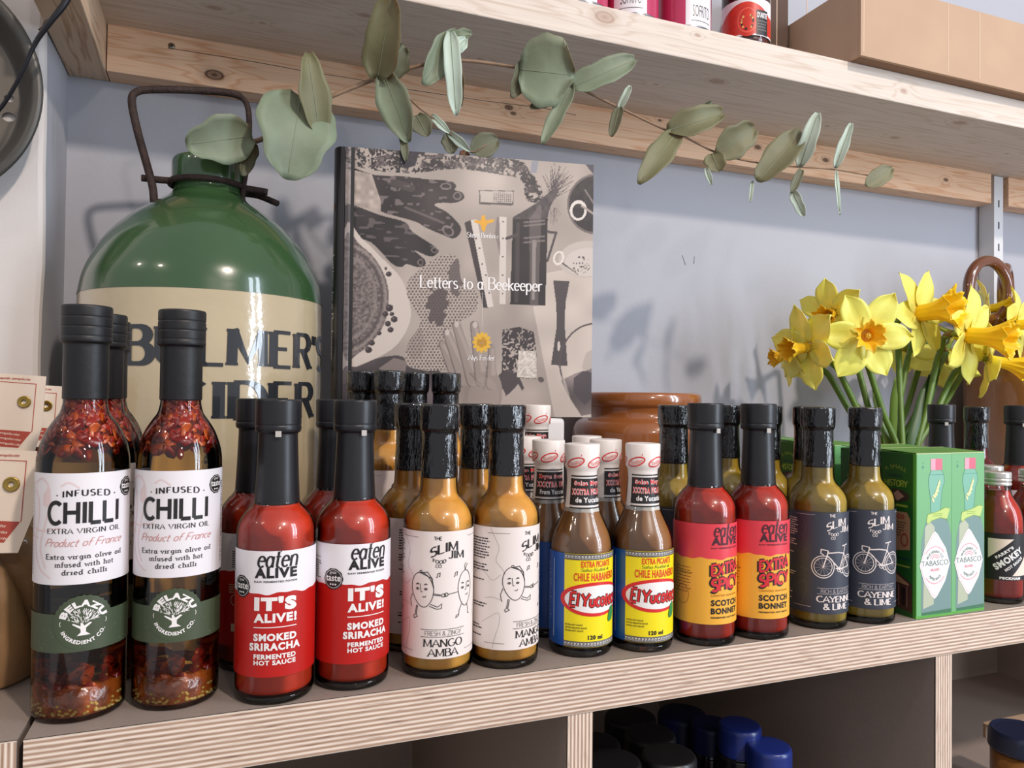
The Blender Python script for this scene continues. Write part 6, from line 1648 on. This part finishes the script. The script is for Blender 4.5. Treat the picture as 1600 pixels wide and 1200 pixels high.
# ================================================================== TAGGED BAGS ON THE LEFT CABINET
cardm = M_('cream_header_card', 'ecdccb', .6, var=.02); redp = M_('brick_red_print', 'b04a3c', .55); brass = M_('brass_eyelet', 'b89a52', .3, metal=1.0)
cello = M_('brown_paper_bag', '8a6a48', .55, coat=.3, var=.25, vscale=18, bump=.5, bscale=30)
def bag(px_right, ytop, Y, hcard, w_, label, tilt, cut, r_):
    p = onY(px_right, ytop, Y); x1 = p.x; zt = p.z
    t = empty('gift_bag', (x1 - w_ * .5, Y + r_ * .75, 0)); tag(t, label, 'bag', 'tagged paper bags'); lo = t.location
    mb = MB(); P = [(0, 0), (r_ * .80, 0), (r_ * .95, .006), (r_ * 1.0, .03), (r_ * .9, .06), (r_ * .6, .085), (r_ * .35, zt - hcard * .65), (r_ * .30, zt - .012), (0, zt - .012)]
    lathe(mb, smooth_prof(P, 5), cello, 72, wob=lambda a_, z: .0035 * math.sin(a_ * 9 + z * 40) * min(1, z * 20) + .0018 * math.sin(a_ * 17 + z * 110) * min(1, z * 20)); mb.build('paper_pouch', t)
    a = Art(); c = cut
    a.poly([(-w_, 0), (-c, 0), (0, hcard * .38), (0, hcard - .001), (-w_, hcard)], cardm, 0); 
    a.stroke([(-w_, hcard - .0055), (-.006, hcard - .0070), (-.0062, hcard * .30)], .0005, redp, 2)
    a.poly([(-w_, hcard * .17), (-.014, hcard * .10), (-.0065, hcard * .30), (-w_, hcard * .36)], redp, 1.5)
    for k in range(3): a.letters('sapida semplicita', -.040, hcard * .29 - k * .0036, -.014 + k * .001, hcard * .29 + .0016 - k * .0036, cardm, 3, w=.12, slant=.3, warp=lambda s, t_: (s, t_ - .10 * (s + .04)))
    a.letters('sapida semplicita', -.030, hcard - .0046, -.010, hcard - .0030, redp, 3, w=.12, slant=.3)
    a.letters('ini', -.054, hcard * .50, -.0425, hcard * .50 + .010, M_('tan_script_ink', 'b08a5c', .5), 3, w=.10, slant=.4)
    mb = MB(); rot = Matrix.Rotation(R_(tilt), 4, 'Y'); org = Vector((x1, Y - .002, zt - hcard)) - lo
    a.emit(mb, lambda s, t_, off: tuple(org + rot @ Vector((s, -off, t_))), base=.0006)
    o = mb.build('header_card', t); sd = o.modifiers.new('thickness', 'SOLIDIFY'); sd.thickness = .0006; sd.offset = -1
    e = MB(); ce = org + rot @ Vector((-.0125, -.0012, hcard * .66)); Me = Matrix.Translation(ce) @ Matrix.Rotation(R_(90), 4, 'X')
    lathe(e, [(.0014, .0006), (.0022, .0010), (.0034, .0004), (.0040, .0010), (.0044, .0002), (.0044, 0)], brass, 28, M=Me); e.build('eyelet', o)
bag(53, 702, .520, .061, .095, 'nearest tagged bag beside the leftmost oil bottle, cream card with red band and brass eyelet', 3, .0065, .050)
bag(66, 586, .640, .060, .095, 'middle tagged bag whose cream card rises above the nearest one', 3, .004, .045)
bag(99, 602, .725, .052, .090, 'rearmost tagged bag, a strip of its cream card showing behind the leftmost oil bottle neck', 2, .004, .040)

# ================================================================== JARS IN THE LOWER COMPARTMENTS
zb = ZB + .0185
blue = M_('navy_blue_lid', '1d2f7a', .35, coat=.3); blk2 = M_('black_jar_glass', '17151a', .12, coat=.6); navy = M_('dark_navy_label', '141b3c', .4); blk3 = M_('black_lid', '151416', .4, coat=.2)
def pantry(px_, Y, ytop, r_, lidm, bodym, label, grp, text=True, bottle=False):
    p = onY(px_, ytop, Y); h = p.z - zb; t = empty('pantry_jar'); place(t, p.x, Y, zb, 12); tag(t, label, 'jar', grp)
    mb = MB()
    if bottle: P = smooth_prof([(r_ * .9, 0), (r_, .01), (r_, h * .55), (r_ * .8, h * .66), (r_ * .55, h * .78), (r_ * .5, h - .024)], 5)
    else: P = smooth_prof([(r_ * .9, 0), (r_, .008), (r_, h - .036), (r_ * .96, h - .028), (r_ * .85, h - .022)], 5)
    lathe(mb, [(0, 0)] + P + [(0, P[-1][1])], bodym, 48); mb.build('jar_body', t)
    a = Art(); a.band(-r_ * 2.2, r_ * 2.2, h * .15, h * (.5 if bottle else .68), navy if text else M_('dark_brown_label', '2a2120', .5), 0, 40)
    if text:
        a.letters('ANOS', -r_ * .7, h * .50, r_ * .7, h * .60, white_ink, 2, w=.2, contrast=.5, serif=.12); a.stroke([(-r_ * .15, h * .615), (-r_ * .02, h * .625), (r_ * .12, h * .618)], .0007, white_ink, 2)
        small_lines(a, -r_ * .6, r_ * .6, h * .48, 2, h * .03, white_ink, h * .014, 2, seed=44)
    make_label('label', a, r_ * 1.004, t)
    rl = r_ * .62 if bottle else r_ * .93; mb = MB()
    lathe(mb, rounded([(rl * .97, h - .026), (rl, h - .025), (rl, h - .0035), (rl * .93, h - .0005), (rl * .5, h - .0003), (0, h)], 4, .0015), lidm, 48); mb.build('lid', t)
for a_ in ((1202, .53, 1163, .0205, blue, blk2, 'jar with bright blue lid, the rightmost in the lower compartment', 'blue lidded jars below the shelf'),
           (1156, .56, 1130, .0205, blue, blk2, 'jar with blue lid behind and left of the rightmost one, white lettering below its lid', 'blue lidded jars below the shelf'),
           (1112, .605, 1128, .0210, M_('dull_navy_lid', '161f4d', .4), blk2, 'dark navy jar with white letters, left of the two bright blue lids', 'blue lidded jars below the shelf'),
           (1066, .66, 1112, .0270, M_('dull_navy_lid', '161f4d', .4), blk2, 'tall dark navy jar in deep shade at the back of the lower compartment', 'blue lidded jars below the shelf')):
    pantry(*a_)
for a_ in ((958, .500, 1186, .0230, blk3, blk2, 'black lidded jar nearest the front at the bottom left of the lower compartment', 'dark jars below the shelf', False),
           (1045, .500, 1176, .0230, blk3, blk2, 'black lidded jar with a thin bright rim line, right of the nearest dark jar', 'dark jars below the shelf', False),
           (930, .560, 1158, .0230, blk3, blk2, 'dark jar against the left divider of the lower compartment', 'dark jars below the shelf', False),
           (1016, .570, 1144, .0240, blk3, M_('brown_jar_glass', '2c1f18', .15, coat=.6), 'brownish dark jar in the second row of the lower compartment', 'dark jars below the shelf', False),
           (985, .640, 1117, .0270, blk3, blk2, 'tall black jar at the back of the lower compartment, near the top board', 'dark jars below the shelf', False)):
    pantry(*a_)
# right compartment: jar with dark blue lid and a torn cardboard flap behind
zq = ZB3; pj = onY(1597, 1140, .53)
t = empty('pantry_jar'); t.location = (pj.x, .53, zq); tag(t, 'jar with dark blue screw lid at the bottom right corner in the right compartment', 'jar')
hh = pj.z - zq; rj = .030
mb = MB(); lathe(mb, [(0, 0), (rj * .94, 0), (rj * .94, max(.003, hh - .022)), (0, max(.003, hh - .022))], M_('amber_preserve', '8a5a2c', .25, coat=.8, var=.3, vscale=80), 48); mb.build('jar_body', t)
mb = MB(); lathe(mb, rounded([(rj, hh - .020), (rj * 1.02, hh - .018), (rj, hh - .004), (rj * .93, hh), (rj * .80, hh - .0015), (0, hh - .0015)], 3, .001), M_('midnight_blue_lid', '1c2540', .4, coat=.3), 56); mb.build('lid', t)
pf0 = onY(1543, 1134, .57); mb = MB(); zt_ = pf0.z
box(mb, pf0.x + .022, pf0.x + .10, .575, .578, zq, zt_, kraft); box(mb, pf0.x + .004, pf0.x + .024, .575, .578, zt_ - .016, zt_, kraft)
box(mb, pf0.x, pf0.x + .10, .566, .5755, zt_ - .0008, zt_ + .0006, kraft)
o = mb.build('cardboard_flap', None); tag(o, 'torn kraft cardboard flap behind the blue lidded jar in the right compartment', 'box')
